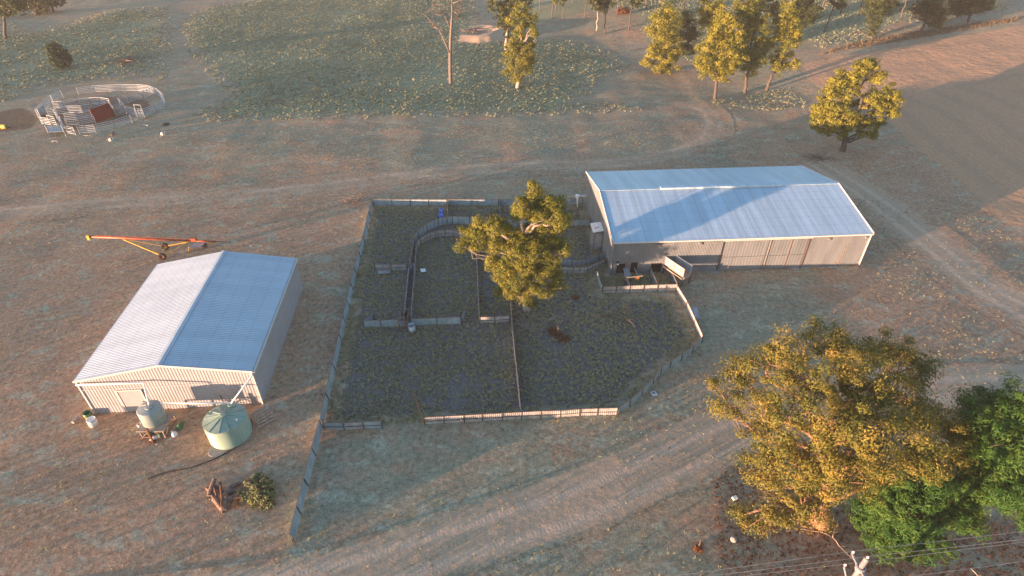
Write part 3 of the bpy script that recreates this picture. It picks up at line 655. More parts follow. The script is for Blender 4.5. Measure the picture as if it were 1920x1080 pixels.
v_ = MB(off); v_.box8([G(6.2, BW/2-.28, BR-.02), G(19, BW/2-.28, BR-.02), G(19, BW/2+.28, BR-.02), G(6.2, BW/2+.28, BR-.02), G(6.2, BW/2-.22, BR+.17), G(19, BW/2-.22, BR+.17), G(19, BW/2+.22, BR+.17), G(6.2, BW/2+.22, BR+.17)]).build('ridge_vent', 'old_roof', rf)
MB(off).bar(G(-.1, -ev-.06, BE-.06), G(BL+.1, -ev-.06, BE-.06), .12, .12).build('gutter', 'trim', R)
for a in (-.14, BL+.14): MB(off).bar(G(a, -ev, BE), G(a, BW/2, BR), .04, .16).bar(G(a, BW/2, BR), G(a, BW+ev, BE), .04, .16).build('barge_trim', 'trim', R)
for a, m, w_ in ((0.0, 'old_wall', .12), (10.55, 'dark', .05), (15.2, 'rust_stain', .05), (17.3, 'rust', .04), (19.0, 'rust', .05), (BL, 'trim', .12)):
    MB(off).bar(G(a, -.07, 0.02), G(a, -.07, BE-.12), w_, .05).build('wall_post', m, R)
for a0, a1 in ((10.75, 15.0), (15.35, 18.85)):
    d = MB(off).ribbed(G(a0, -.05), G(a1, -.05), lambda t: .06, lambda t: BE-.3, .3, .008).build('sliding_door', 'old_wall', R)
    MB(off).bar(G(a0, -.10, 1.6), G(a1, -.10, 1.6), .03, .04).build('door_rail', 'old_wall', d)
MB(off).bar(G(10.5, -.12, BE-.25), G(19.2, -.12, BE-.25), .05, .08).build('door_track', 'trim', R)
# rust streak sheet, real worn iron sheet
MB(off).add([G(22.4, -.018, .05), G(22.75, -.018, .05), G(23.15, -.018, 2.6), G(23.0, -.018, 2.6)], [(0, 1, 2, 3)]).build('rusted_strip', 'rust_stain', R)
MB(off).add([G(21.9, -.019, .02), G(BL-.1, -.019, .02), G(BL-.1, -.019, .16), G(21.9, -.019, .12)], [(0, 1, 2, 3)]).build('rusted_strip', 'rust_stain', R)
for a in (4.3, 8.3, 20.9, 24.6):
    MB(off).box(G(a, -.08, BE-.62), .22, .12, .26, BA).build('vent_box', 'old_wall', R)
for a in (10.3, 14.4, 18.4, 22.2): MB(off).box(G(a, -.25, 0), .8, .35, .10, BA).build('footing', 'concrete', R)
MB(off).bar(G(.2, -.06, 2.0), G(2.2, -.06, 2.0), .05, .06).build('wall_rail', 'old_wall', R)
lm = MB(off).box(G(.55, -.12, 1.45), .22, .22, .10, BA).build('wall_lamp', 'dark', R); MB(off).lathe(G(.55, -.2, 1.28), [(.10, 0), (.09, .1), (.05, .17)], 12).build('lamp_shade', 'white', lm)
# small annexe on the left wall
an = MB(off); a0, a1, b0, b1, h0, h1 = -1.0, -.02, 4.4, 6.0, 2.2, 2.35
an.box8([G(a0, b0, 0), G(a1, b0, 0), G(a1, b1, 0), G(a0, b1, 0), G(a0, b0, h0), G(a1, b0, h1), G(a1, b1, h1), G(a0, b1, h0)]); an = an.build('annexe', 'old_wall', R)
MB(off).box8([G(a0-.1, b0-.1, h0+.01), G(a1, b0-.1, h1+.01), G(a1, b1+.1, h1+.01), G(a0-.1, b1+.1, h0+.01), G(a0-.1, b0-.1, h0+.06), G(a1, b0-.1, h1+.06), G(a1, b1+.1, h1+.06), G(a0-.1, b1+.1, h0+.06)]).build('annexe_roof', 'white', an)
MB(off).bar(G(-.85, b0+.6, h0+.10), G(-.25, b0+.75, h0+.16), .12, .03).build('roof_strip', 'red_sheet', an)
MB(off).box8([G(-.8, b0-.04, .1), G(-.12, b0-.04, .1), G(-.12, b0-.004, .1), G(-.8, b0-.004, .1), G(-.8, b0-.04, 2.0), G(-.12, b0-.04, 2.0), G(-.12, b0-.004, 2.0), G(-.8, b0-.004, 2.0)]).build('annexe_door', 'sheet_iron', an)
# white pipe and small header tank at the far left corner
MB(off).tube([G(0, 13.6, 1.5), G(-.9, 13.6, 1.5), G(-1.2, 13.55, 1.3), G(-1.1, 13.5, .1)], .10, 10).build('bent_pipe', 'pvc', R, True)
MB(off).lathe(G(-1.2, 13.55, 1.35), [(.001, 0), (.24, 0), (.26, .3), (.001, .38)], 14).build('pipe_elbow', 'pvc', R)

# ------------------------------------------------------------------ corrugated iron yard fences
FG = 'corrugated iron sheep yard fences'
def fence(label, pix, h=.76, m='fence_iron', sect=2.4, rail='rail_rust', basepx=True, group=FG, curved=False, pm='post', lean=0):
    pts = [V(*at(a, b_)) for a, b_ in pix]
    if curved:
        C = smooth_line([p[:2] for p in pts], 4); pts = [V(c[0], c[1], 0) for c in C]
    r = thing('yard_fence', label, 'fence', tuple(pts[0]), 0, group); o = tuple(pts[0])
    # resample into sections
    seg = [];
    for a, b_ in zip(pts[:-1], pts[1:]):
        L = np.linalg.norm(b_-a); n = max(1, int(round(L/sect))); seg += [(a+(b_-a)*k/n, a+(b_-a)*(k+1)/n) for k in range(n)]
    for i, (a, b_) in enumerate(seg):
        d = (b_-a)/np.linalg.norm(b_-a); n_ = V(-d[1], d[0], 0); hh = h*(1+random.uniform(-.05, .05)); t = random.uniform(-.04, .04)+lean
        mb = MB(o); vs = []; fs = []; L = np.linalg.norm(b_-a); K = max(2, int(L/.075)); g = .025
        for k in range(K+1):
            q = a+d*(g+(L-2*g)*k/K)+n_*(.012 if k % 2 else -.012); vs += [q+V(0, 0, .03), q+V(0, 0, hh)+n_*t]
        for k in range(K): fs.append((2*k, 2*k+2, 2*k+3, 2*k+1))
        mb.add(vs, fs); mb.build('panel', m if not isinstance(m, (list, tuple)) else m[i % len(m)], r)
        if not curved or i % 3 == 0:
            MB(o).bar(a+V(0, 0, 0), a+n_*lean+V(0, 0, h+.03), .07).build('post', pm, r)
    MB(o).bar(seg[-1][1], seg[-1][1]+V(0, 0, h+.03), .07).build('post', pm, r)
    tp = MB(o); md = MB(o)
    for a, b_ in seg:
        d = (b_-a)/np.linalg.norm(b_-a); n_ = V(-d[1], d[0], 0)*(.04); tp.bar(a+n_*25*lean+V(0, 0, h+.01), b_+n_*25*lean+V(0, 0, h+.01), .08 if rail == 'weathered_rail' else .05, .035)
        if n_[1] > 0: n_ = -n_
        md.bar(a+n_+V(0, 0, h*.5), b_+n_+V(0, 0, h*.5), .03, .035)
    tp.build('top_rail', rail, r)
    if m != 'fence_iron': md.build('middle_rail', 'post', r)
    return r
fence('long dark iron fence down the left side of the sheep yards', [(700, 386), (684, 455), (669, 515), (655, 575), (641, 640), (629, 695), (617, 750), (607, 800)], .78, lean=-.13)
fence('iron fence running alone toward the camera from the left yard corner', [(606, 803), (592, 855), (578, 912), (565, 965), (552, 1018)], .85, lean=-.13)
fence('short iron fence of three sheets with warm top edge at the left yard corner', [(609, 806), (646, 806), (683, 804), (717, 803)], .72, ['fence_iron', 'fence_iron_worn'])
fence('back iron fence between the left yard corner and the blue tarp', [(701, 386), (770, 386), (838, 386)], .8)
fence('back iron fence from the tarp divider to behind the central tree', [(839, 386), (885, 386), (935, 386)], .8)
fence('back iron fence from behind the central tree to the big shed', [(936, 386), (1010, 385), (1092, 383)], .8)
fence('short dividing fence beside the blue tarp', [(839, 387), (841, 418)], .75)
fence('short dividing fence between the back fence and the tree crown', [(936, 387), (939, 422)], .75)
fence('inner iron fence right of the central tree at the shed annexe', [(1040, 424), (1106, 424)], .75)
fence('outer curved iron wall of the race looping past the tarp', [(1000, 430), (960, 426), (915, 423), (881, 422), (839, 421), (808, 431), (785, 449), (776, 464), (773, 490), (769, 512)], 1.0, curved=True, sect=1.6)
fence('inner curved iron wall of the race loop', [(920, 475), (900, 462), (881, 452), (859, 446), (847, 443), (822, 445), (801, 452), (786, 463), (781, 478), (779, 505)], .78, 'fence_iron_worn', curved=True, sect=1.6)
fence('left wall of the straight drafting race', [(768, 514), (764, 555), (759, 602)], .80, rail='galv')
fence('right wall of the straight drafting race', [(779, 506), (776, 550), (771, 606)], .80, rail='rail_rust')
fence('front iron fence left of the drafting race mouth', [(683, 615), (715, 614), (748, 613)], .80, 'fence_iron')
fence('front iron fence right of the drafting race mouth', [(771, 612), (820, 610), (865, 608)], .80, 'fence_iron')
fence('short angled iron wing at the left end of the race front', [(683, 613), (702, 600)], .7)
fence('short angled iron wing at the right end of the race front', [(866, 607), (872, 592)], .7)
fence('short iron stub fence left of the straight race', [(704, 508), (734, 508), (764, 507)], .74, 'fence_iron_worn')
fence('thin rust topped divider left of the central tree', [(893, 470), (896, 540), (899, 605)], .72, rail='weathered_rail')
fence('divider right of the narrow yard running down to the front fence', [(957, 560), (960, 620), (967, 690), (972, 740), (976, 783)], .72, rail='weathered_rail')
fence('pale two sheet fence joining the two central dividers', [(900, 607), (928, 606), (956, 604)], .72, 'fence_iron_worn')
fence('long sunlit front fence of pale iron sheets with dark posts', [(797, 796), (833, 794), (871, 792), (905, 790), (942, 788), (978, 786), (1014, 784), (1050, 783), (1087, 780), (1120, 779), (1157, 778)], .74, 'fence_iron_worn', sect=1.5)
fence('dark zigzag iron fence on the lower right of the yards', [(1158, 778), (1180, 762), (1203, 743), (1224, 720), (1238, 702), (1256, 690), (1277, 676), (1298, 662), (1315, 643)], .74)
fence('sunlit straight iron fence on the upper right of the yards', [(1315, 642), (1301, 610), (1286, 577), (1268, 548)], .74, 'fence_iron_worn')
fence('upper iron wall of the race leading into the big shed', [(1030, 492), (1055, 497), (1090, 500), (1122, 489), (1143, 480)], .80, curved=True, sect=1.5)
fence('lower iron wall of the race leading into the big shed', [(1035, 510), (1055, 513), (1095, 513), (1115, 506), (1141, 494)], .76, ['fence_iron', 'fence_iron_worn'], curved=True, sect=1.5)
fence('short iron fence half hidden under the left of the tree crown', [(921, 500), (950, 506), (975, 511)], .78)
PG = 'little catching pens at the big shed'
fence('front fence of the little pens with one orange lit sheet', [(1129, 551), (1180, 549), (1232, 547), (1268, 546)], .80, 'fence_iron_worn', sect=1.6, group=PG)
fence('left side fence of the little pens', [(1118, 519), (1128, 550)], .80, group=PG)
fence('divider between the left and middle little pens', [(1171, 527), (1180, 548)], .80, 'fence_iron_worn', group=PG)
fence('divider between the middle and right little pens', [(1218, 514), (1231, 546)], .80, group=PG)
fence('right side fence of the little pens', [(1256, 520), (1268, 545)], .80, 'fence_iron_worn', group=PG)
rp_ = [V(*at(*q)) for q in ((769, 516), (778, 510), (771, 606), (760, 606))]; M['race_dirt'] = mat('race_dirt', (.20, .13, .10), (.11, .075, .06), .95, 0, 3, .3)
o = MB().add([p+V(0, 0, .012) for p in rp_], [(0, 3, 2, 1)]).build('race_floor', 'race_dirt'); o['kind'] = 'structure'
# gates and plates of the drafting race
a, b_ = V(*at(768, 514)), V(*at(779, 505)); g_ = thing('race_gate', 'short blue grey gate across the top of the straight race', 'gate', tuple(a))
MB(a).bar(a+V(.05, 0, .4), b_+V(-.05, 0, .4), .04, .62).build('panel', 'fence_iron', g_); MB(a).bar(a+V(.05, 0, .80), b_+V(-.05, 0, .80), .06).build('top_rail', 'rail_rust', g_)
a, b_ = V(*at(758, 596)), V(*at(770, 596)); g_ = thing('race_gate', 'rusty drafting gate near the mouth of the straight race', 'gate', tuple(a))
MB(a).bar(a+V(.1, 0, .35), b_+V(-.1, 0, .35), .04, .5).build('panel', 'rust', g_); MB(a).bar(a+V(0, .1, .9), b_+V(0, .1, .9), .06).build('top_rail', 'rail_rust', g_)
a = V(*at(748, 614)); g_ = thing('race_gate', 'bright galvanised sheet gate at the mouth of the race', 'gate', tuple(a)); b_ = V(*at(760, 613))
MB(a).bar(a+V(.05, -.05, .42), b_+V(0, -.05, .42), .03, .55).build('panel', 'galv', g_); MB(a).bar(a+V(0, -.05, 0), a+V(0, -.05, 1.1), .07).build('post', 'rail_rust', g_); MB(a).bar(b_+V(0, -.05, 0), b_+V(0, -.05, 1.1), .07).build('post', 'rail_rust', g_)
MB(a).bar(a+V(0, -.05, 1.1), b_+V(.1, .1, 1.05), .07).build('top_rail', 'rail_rust', g_)
for (u, v2, lb) in (((748, 608), (752, 580), 'left raised steel rail over the race mouth'), ((762, 608), (768, 575), 'right raised steel rail over the race mouth')):
    a, b_ = V(*at(*u, 1.0)), V(*at(*v2, .9)); o = thing('raised_rail', lb, 'rail', (a[0], a[1], 0), 0, 'raised rails at the race mouth'); oo = (a[0], a[1], 0)
    MB(oo).bar(a, b_, .08).build('rail', 'dead_wood', o); MB(oo).bar(b_*V(1, 1, 0), b_, .07).build('post', 'post', o); MB(oo).bar(a*V(1, 1, 0), a, .07).build('post', 'post', o)
a = V(*at(773, 622)); o = thing('drum', 'dark open blue drum standing in front of the race mouth', 'drum', tuple(a))
MB().lathe((0, 0, 0), [(.001, 0), (.30, 0), (.30, .3), (.31, .32), (.30, .34), (.30, .8), (.27, .8), (.26, .1), (.001, .1)], 22).build('body', 'fence_iron', o, True); MB().lathe((0, 0, 0), [(.305, .76), (.32, .78), (.305, .81), (.28, .81)], 22).build('rim', 'rust', o, True)
a, b_ = V(*at(763, 560, .8)), V(*at(774, 560, .8)); tag(MB().bar(a, b_, .06).build('cross_bar', 'dead_wood'), 'grey timber bar across the middle of the straight race', 'bar')
# loose rails
for p0, p1, lb, m in (((776, 738), (793, 792), 'fallen orange brown rail leaning at the left end of the front fence', 'orange_log'), ((855, 774), (868, 790), 'thin pale stay pole leaning inside the front fence', 'dead_wood'), ((551, 1022), (546, 1005), 'rusty steel offcut at the lower end of the lone fence', 'rust')):
    a, b_ = V(*at(*p0, .15)), V(*at(*p1, .6)); tag(MB().bar(a, b_, .07).build('loose_rail', m), lb, 'rail')
# sheets of iron lying about
def flat_sheet(name, label, cat, pix, m, z=.05, thick=.012, crump=.03, nsub=10):
    P = [V(*at(*q)) for q in pix]; vs = []; fs = []
    for i in range(nsub+1):
        for j in range(nsub+1):
            u, v2 = i/nsub, j/nsub; p = (P[0]*(1-u)+P[1]*u)*(1-v2)+(P[3]*(1-u)+P[2]*u)*v2
            p[2] = z+crump*(1+nz(p[0]*3, p[1]*3, 1.5, len(label))); vs.append(p)
    for i in range(nsub):
        for j in range(nsub): fs.append((i*(nsub+1)+j, (i+1)*(nsub+1)+j, (i+1)*(nsub+1)+j+1, i*(nsub+1)+j+1))
    n = len(vs); vs += [p-V(0, 0, thick) for p in vs]; fs += [tuple(k+n for k in f[::-1]) for f in fs]
    o = MB().add(vs, fs).build(name, m, None); tag(o, label, cat); return o
flat_sheet('iron_sheet', 'bent sheet of roofing iron on the ground outside the sunlit fence', 'sheet', [(1295, 579), (1306, 580), (1311, 601), (1300, 602)], 'sheet_iron', .12, crump=.10)
flat_sheet('iron_sheet', 'pale iron sheet lying below the short stub fence', 'sheet', [(708, 511), (733, 510), (730, 516), (710, 517)], 'sheet_iron', .2)
flat_sheet('iron_sheet', 'small bright sheet lying in the weeds right of the race', 'sheet', [(788, 508), (798, 507), (799, 513), (790, 514)], 'pvc', .22)
o = flat_sheet('blue_tarp', 'crumpled bright blue tarp beside the short dividing fence', 'tarp', [(824, 397), (831, 396), (832, 413), (822, 413)], 'blue_tarp', .25, crump=.18)
sg = flat_sheet('printed_sign', 'white printed sheet lying on the dirt outside the zigzag fence', 'sign', [(1219, 736), (1228, 734), (1233, 742), (1224, 744)], 'white', .06, crump=.012)
def marks(p, q, k):
    a = [V(*at(*x)) for x in ((1219, 736), (1228, 734), (1233, 742), (1224, 744))]
    def B(u, v2):
        r = (a[0]*(1-u)+a[1]*u)*(1-v2)+(a[3]*(1-u)+a[2]*u)*v2; r[2] = .098; return r
    return MB().add([B(p[0], p[1]), B(q[0], p[1]), B(q[0], q[1]), B(p[0], q[1])], [(0, 1, 2, 3)])
for p, q in (((.20, .16), (.42, .42)), ((.42, .20), (.80, .42)), ((.28, .52), (.75, .64))): marks(p, q, 0).build('printed_mark', 'ink', sg)
# ------------------------------------------------------------------ loading ramp at the big shed
z0 = .95; A0 = V(*at(1246, 497, z0)); A1 = V(*at(1281, 521, z0)); d = A1-A0; L = np.linalg.norm(d); d /= L; n_ = V(-d[1], d[0], 0)
rp = thing('loading_ramp', 'raised loading ramp with an orange lit side panel at the big shed', 'ramp', (A0[0], A0[1], 0)); oo = (A0[0], A0[1], 0); wd = .95
dk = MB(oo); dk.box8([A0, A1, A1+n_*wd, A0+n_*wd, A0+V(0, 0, .06), A1+V(0, 0, .06), A1+n_*wd+V(0, 0, .06), A0+n_*wd+V(0, 0, .06)]); dk.build('deck', 'timber', rp)
for k, m in ((0, 'fence_iron_worn'), (1, 'fence_iron')):
    q0, q1 = A0+n_*wd*k, A1+n_*wd*k; sp = MB(oo); sp.bar(q0+V(0, 0, .55), q1+V(0, 0, .55), .03, .85); s_ = sp.build('side_panel', m, rp)
    fr = MB(oo); s2 = n_*(-.035 if k == 0 else .035)
    for t in (0, .5, 1): q = q0+(q1-q0)*t+s2; fr.bar(q+V(0, 0, .1), q+V(0, 0, 1.02), .045)
    for z in (.12, .55, 1.0): fr.bar(q0+s2+V(0, 0, z), q1+s2+V(0, 0, z), .035)
    fr.build('panel_frame', 'rail_rust' if k == 0 else 'galv', s_)
MB(oo).bar(A0-n_*.12+V(0, 0, -.12), A1-n_*.12+V(0, 0, -.12), .10).build('bearer', 'timber', rp)
for q in (A0, A1): 
    for k in (0, 1): MB(oo).bar((q+n_*wd*k)*V(1, 1, 0), q+n_*wd*k, .10).build('leg', 'post', rp)
MB(oo).bar(A1+d*.1, A1+n_*.75+d*.1, .12).build('end_beam', 'timber', rp)
q = A1+d*.1; MB(oo).bar(q, V(*at(1271, 538, .0)), .06).build('strut', 'galv', rp)
# small raised deck roof over the pens
z1 = 1.1; P4 = [V(*at(x, y, z1)) for x, y in ((1168, 504), (1178, 502), (1183, 518), (1172.5, 520))]
pr = thing('pen_cover', 'tilted pale sheet cover with a timber frame over the little pens', 'cover', (P4[3][0], P4[3][1], 0)); oo = (P4[3][0], P4[3][1], 0)
MB(oo).box8([*P4, *[p+V(0, 0, .05) for p in P4]]).build('sheet', 'galv', pr)
fr1 = V(*at(1189, 502, z1)); fr2 = V(*at(1197, 518, z1)); MB(oo).bar(fr1, fr2, .08).build('rail', 'galv', pr)
MB(oo).bar(P4[3]+V(.2, -.03, 0), V(*at(1205, 517, z1)), .09, .10).build('beam', 'timber', pr); MB(oo).bar(fr2*V(1, 1, 0), fr2, .10).build('post', 'timber', pr); MB(oo).bar(P4[3]*V(1, 1, 0), P4[3], .10).build('post', 'post', pr)
q = V(*at(1195, 520, .95)); MB(oo).box((q[0], q[1]-.1, .65), .32, .05, .4).build('hanging_board', 'orange_log', pr)
# ------------------------------------------------------------------ grain auger
ag = thing('grain_auger', 'orange grain auger on a yellow wheeled frame behind the cream shed', 'auger', at(303, 482)); oo = at(303, 482); Yb = oo[1]
T0 = V(*at(168, 444, 2.6)); T1 = V(*at(405, 453, .45)); d = T1-T0
MB(oo).tube([T0, T0+d*.5, T0+d*.80], .10, 12).build('tube', 'orange_paint', ag, True)
MB(oo).tube([T0+d*.80, T1], .10, 10).build('intake_tube', 'orange_paint', ag, True)
fl = MB(oo)
for k in range(10): q = T0+d*(.06+.075*k); fl.bar(q+V(0, 0, .1), q+V(0, 0, .26), .04)
fl.bar(T0+d*.05+V(0, 0, .2), T0+d*.8+V(0, 0, .2), .03); fl.build('drive_shaft', 'orange_paint', ag)
MB(oo).box(tuple(T0+V(-.1, 0, -.30)), .26, .3, .5).build('spout', 'yellow_paint', ag)
W1 = V(*at(304, 481, .38)); W2 = V(*at(309, 462, .38)); W3 = V(*at(384, 460, .25))
wa = W2-W1; wa /= np.linalg.norm(wa)
for W_, r in ((W1, .38), (W2, .38), (W3, .24)):
    wh = MB(oo).lathe(tuple(W_), [(r*.55, -.1), (r*.9, -.11), (r, -.06), (r, .06), (r*.9, .11), (r*.55, .1)], 22, tuple(wa)).build('wheel', 'rubber', ag, True)
    MB(oo).lathe(tuple(W_), [(.001, -.05), (r*.55, -.09), (r*.55, .09), (.001, .05)], 16, tuple(wa)).build('rim', 'rust', wh)
fr = MB(oo); J = T0+d*.25-V(0, 0, .15); K_ = T0+d*.78-V(0, 0, .1)
fr.bar(W1+V(0, .1, 0), J, .09).bar(W2, T0+d*.27-V(0, 0, .15), .06).bar(W1, W2, .07).bar(W1, K_, .055).bar(W2, K_, .07).bar(W3, T1, .07).bar(K_, K_+V(0, -.9, -.8), .07)
fr.build('frame', 'yellow_paint', ag)
q = T0+d*.82; MB(oo).box((q[0], q[1], q[2]), .5, .35, .35).build('motor', 'orange_paint', ag); MB(oo).bar(T1, T1+V(.9, .1, -.1), .05).build('intake_screw', 'rubber', ag)
q = V(*at(368, 461, .4)); MB(oo).add([q+V(-.7, -.35, 0), q+V(.5, -.2, 0), q+V(.75, .35, .1), q+V(-.3, .3, .1), q+V(-.7, -.35, -.05), q+V(.5, -.2, -.05), q+V(.75, .35, .05), q+V(-.3, .3, .05)], [(0, 1, 2, 3), (7, 6, 5, 4), (0, 4, 5, 1), (1, 5, 6, 2), (2, 6, 7, 3), (3, 7, 4, 0)]).build('hopper', 'sheet_iron', ag)
# ------------------------------------------------------------------ portable cattle yards
Z = lambda x, y: (40+x/6.4, 140+y/6.4)
CG = 'galvanised rail panels of the cattle yards'
def panel(a, b_, label, h=1.25, m='galv_rail', nr=5, name='rail_panel'):
    a, b_ = V(*a), V(*b_); r = thing(name, label, 'panel', tuple(a), 0, CG); L = b_-a; n = np.linalg.norm(L); d = L/n; o = tuple(a)
    for q in (a+d*.06, b_-d*.06): MB(o).bar(q, q+V(0, 0, h+.03), .05).build('post', 'galv', r)
    for k in range(nr):
        z = .22+(h-.25)*k/(nr-1); MB(o).bar(a+d*.09+V(0, 0, z), b_-d*.09+V(0, 0, z), .042, .05).build('rail', m, r)
    return r
ORD = ['first', 'second', 'third', 'fourth', 'fifth', 'sixth', 'seventh', 'eighth', 'ninth', 'tenth', 'eleventh', 'twelfth', 'thirteenth', 'fourteenth', 'fifteenth']
runs = [('outer ring going clockwise from the open back left end', [(690, 245), (885, 220), (1070, 210), (1245, 205), (1410, 205), (1545, 215), (1650, 255), (1725, 320), (1715, 400), (1625, 455), (1480, 510), (1335, 580), (1130, 650), (905, 700), (700, 715)]),
        ('gap side piece of the outer ring next to the loading chute', [(665, 732), (560, 712)]),
        ('left wing of the cattle yards counted from the front', [(205, 505), (385, 335), (510, 275)]),
        ('back inner row counted from the left', [(400, 415), (520, 410), (690, 385), (850, 365), (990, 365), (1085, 380)]),
        ('middle inner row counted from the left', [(330, 500), (440, 488), (590, 468), (740, 465), (890, 440), (1035, 405)]),
        ('slanting divider counted from the crush', [(1180, 372), (1290, 342), (1470, 292), (1605, 240)]),
        ('front of the cattle race counted from the left', [(550, 622), (730, 606), (900, 575)]),
        ('back of the cattle race counted from the left', [(540, 560), (700, 545), (860, 515)]),
        ('short link between crush and ring', [(1270, 465), (1390, 502), (1480, 505)])]
for nm, pts in runs:
    for i in range(len(pts)-1):
        a, b_ = at(*Z(*pts[i])), at(*Z(*pts[i+1]))
        panel(a, b_, ('%s rail panel in the %s' % (ORD[i], nm)) if len(pts) > 2 else 'lone rail panel, ' + nm)
def solid_panel(a, b_, label, m, h=1.3):
    a, b_ = V(*a), V(*b_); r = thing('sheeted_panel', label, 'panel', tuple(a)); o = tuple(a); d = (b_-a)/np.linalg.norm(b_-a)
    MB(o).bar(a+V(0, 0, h/2+.05), b_+V(0, 0, h/2+.05), .05, h).build('sheet', m, r)
    for q in (a, b_): MB(o).bar(q, q+V(0, 0, h+.12), .08).build('post', m, r)
    n_ = V(d[1], -d[0], 0)
    for z in (.35, .75, 1.15): MB(o).bar(a+n_*.04+V(0, 0, z), b_+n_*.04+V(0, 0, z), .03, .04).build('rib', m, r)
    return r
solid_panel(at(*Z(905, 575)), at(*Z(1130, 502)), 'front red sheeted panel of the cattle crush', 'red_sheet')
solid_panel(at(*Z(862, 520)), at(*Z(1085, 440)), 'back red sheeted panel of the cattle crush', 'red_sheet')
# head bail
cr = thing('cattle_crush', 'galvanised cattle crush cage at the end of the red panels', 'crush', at(*Z(1130, 502))); oo = at(*Z(1130, 502))
c4 = [V(*at(*Z(*q))) for q in ((1140, 505), (1265, 470), (1215, 415), (1095, 445))]
for q in c4: MB(oo).bar(q, q+V(0, 0, 1.75), .08).build('post', 'galv', cr)
for i in range(4):
    a, b_ = c4[i], c4[(i+1) % 4]; nr = 7 if i in (0, 2) else 2
    for k in range(nr): z = .25+1.45*k/(nr-1); MB(oo).bar(a+V(0, 0, z), b_+V(0, 0, z), .05).build('rail', 'galv', cr)
MB(oo).bar(c4[0]*.45+c4[1]*.55+V(0, 0, .85), c4[1]+V(0, 0, .85), .03, 1.1).build('side_gate', 'galv', cr)
# loading chute, left
ch = thing('loading_chute', 'galvanised cattle loading chute with a sloped deck at the front left of the yards', 'chute', at(*Z(420, 745))); oo = at(*Z(420, 745))
q4 = [V(*at(*Z(*q))) for q in ((350, 752), (540, 745), (520, 640), (305, 650))]
MB(oo).box8([*[p+V(0, 0, z) for p, z in zip(q4, (.75, .75, .35, .35))], *[p+V(0, 0, z+.05) for p, z in zip(q4, (.75, .75, .35, .35))]]).build('deck', 'galv', ch)
for i, j in ((0, 3), (1, 2)):
    for k in range(5): MB(oo).bar(q4[i]+V(0, 0, .85+k*.22), q4[j]+V(0, 0, .5+k*.24), .045).build('rail', 'galv', ch)
for q in q4: MB(oo).bar(q, q+V(0, 0, 1.8), .07).build('post', 'galv', ch)
e0, e1 = V(*at(*Z(375, 815))), V(*at(*Z(435, 815))); MB(oo).bar(q4[0]+V(0, 0, .7), e0+V(0, 0, .25), .07).bar(q4[0]*.6+q4[1]*.4+V(0, 0, .7), e1+V(0, 0, .25), .07).bar(e0+V(0, 0, .25), e1+V(0, 0, .25), .07).bar(e0, e0+V(0, 0, .3), .07).bar(e1, e1+V(0, 0, .3), .07).build('drawbar', 'galv', ch)
MB(oo).bar(V(*at(*Z(310, 768), .6)), V(*at(*Z(430, 752), .6)), .08).build('foot_board', 'timber', ch)
panel(at(*Z(250, 600)), at(*Z(365, 615)), 'short orange lit rail panel at the left of the loading chute', 1.2)
panel(at(*Z(205, 510)), at(*Z(255, 598)), 'left end rail panel beside the orange lit panel', 1.2)
panel(at(*Z(350, 600)), at(*Z(440, 620)), 'rail panel joining the loading chute to the race', 1.5)
panel(at(*Z(430, 530)), at(*Z(520, 650)), 'rail panel across the front end of the cattle race', 1.5)
solid_panel(at(*Z(230, 505)), at(*Z(300, 440)), 'grey sheeted panel at the left corner of the cattle yards', 'sheet_iron', 1.1)
gp = thing('gate_arch', 'thin galvanised gate arch at the front right of the cattle yards', 'gate', at(*Z(1385, 505))); oo = at(*Z(1385, 505))
a, b_ = V(*at(*Z(1400, 505))), V(*at(*Z(1480, 508))); MB(oo).bar(a, a+V(0, 0, 1.9), .07).build('post', 'galv', gp); MB(oo).bar(b_, b_+V(0, 0, 1.9), .07).build('post', 'galv', gp); MB(oo).bar(a+V(0, 0, 1.9), b_+V(0, 0, 1.9), .07).build('top_bar', 'galv', gp)
# buckets and bits near the cattle yards
for p, lb in (((209, 264), 'white bucket lying near the front of the cattle yards'), ((306, 253), 'white bucket lying alone right of the cattle yards')):
    o = thing('bucket', lb, 'bucket', at(*p), 0, 'white buckets on the ground'); MB().lathe((0, 0, .2), [(.001, -.3), (.2, -.3), (.25, .3), (.22, .3), (.18, -.2)], 18, (.8, -.4, .35)).build('body', 'white', o, True); MB().tube([(.3, -.3, .3), (.5, -.2, .1), (.35, .1, .2)], .02, 5).build('handle', 'galv', o)
p = at(11, 241); o = thing('drum', 'yellow and green drum lying at the far left edge', 'drum', p); MB().lathe((0, 0, .3), [(.001, -.45), (.3, -.45), (.3, .1)], 18, (1, .3, 0)).build('body', 'yellow_paint', o, True); MB().lathe((0, 0, .3), [(.302, .1), (.302, .5), (.001, .5)], 18, (1, .3, 0)).build('end_band', 'green_plastic', o, True)
p = at(213, 254); tag(MB().tube([(p[0], p[1]-.5, .2), (p[0]-.3, p[1]+.7, .25)], [.16, .18], 10).build('wooden_stump', 'log'), 'short brown log lying beside the front bucket near the cattle yards', 'log')
p = at(312, 234); o = thing('tyre', 'dark old tyre lying in the dry grass right of the cattle yards', 'tyre', p); MB().lathe((0, 0, 0), [(.22, .02), (.42, .0), (.47, .1), (.42, .2), (.22, .18), (.22, .02)], 22).build('tread', 'rubber', o, True)
p = at(165, 255); tag(MB().bar((p[0]-.6, p[1], .08), (p[0]+.6, p[1]-.1, .08), .08).build('loose_plank', 'timber'), 'pale plank on the ground below the cattle yards', 'plank')
p = at(270, 235); tag(MB().bar((p[0]-1.0, p[1]+.3, .1), (p[0]+.8, p[1]-.3, .1), .07).build('loose_rail', 'galv'), 'pale rail lying at the right foot of the cattle yards', 'rail')
p = at(118, 196)
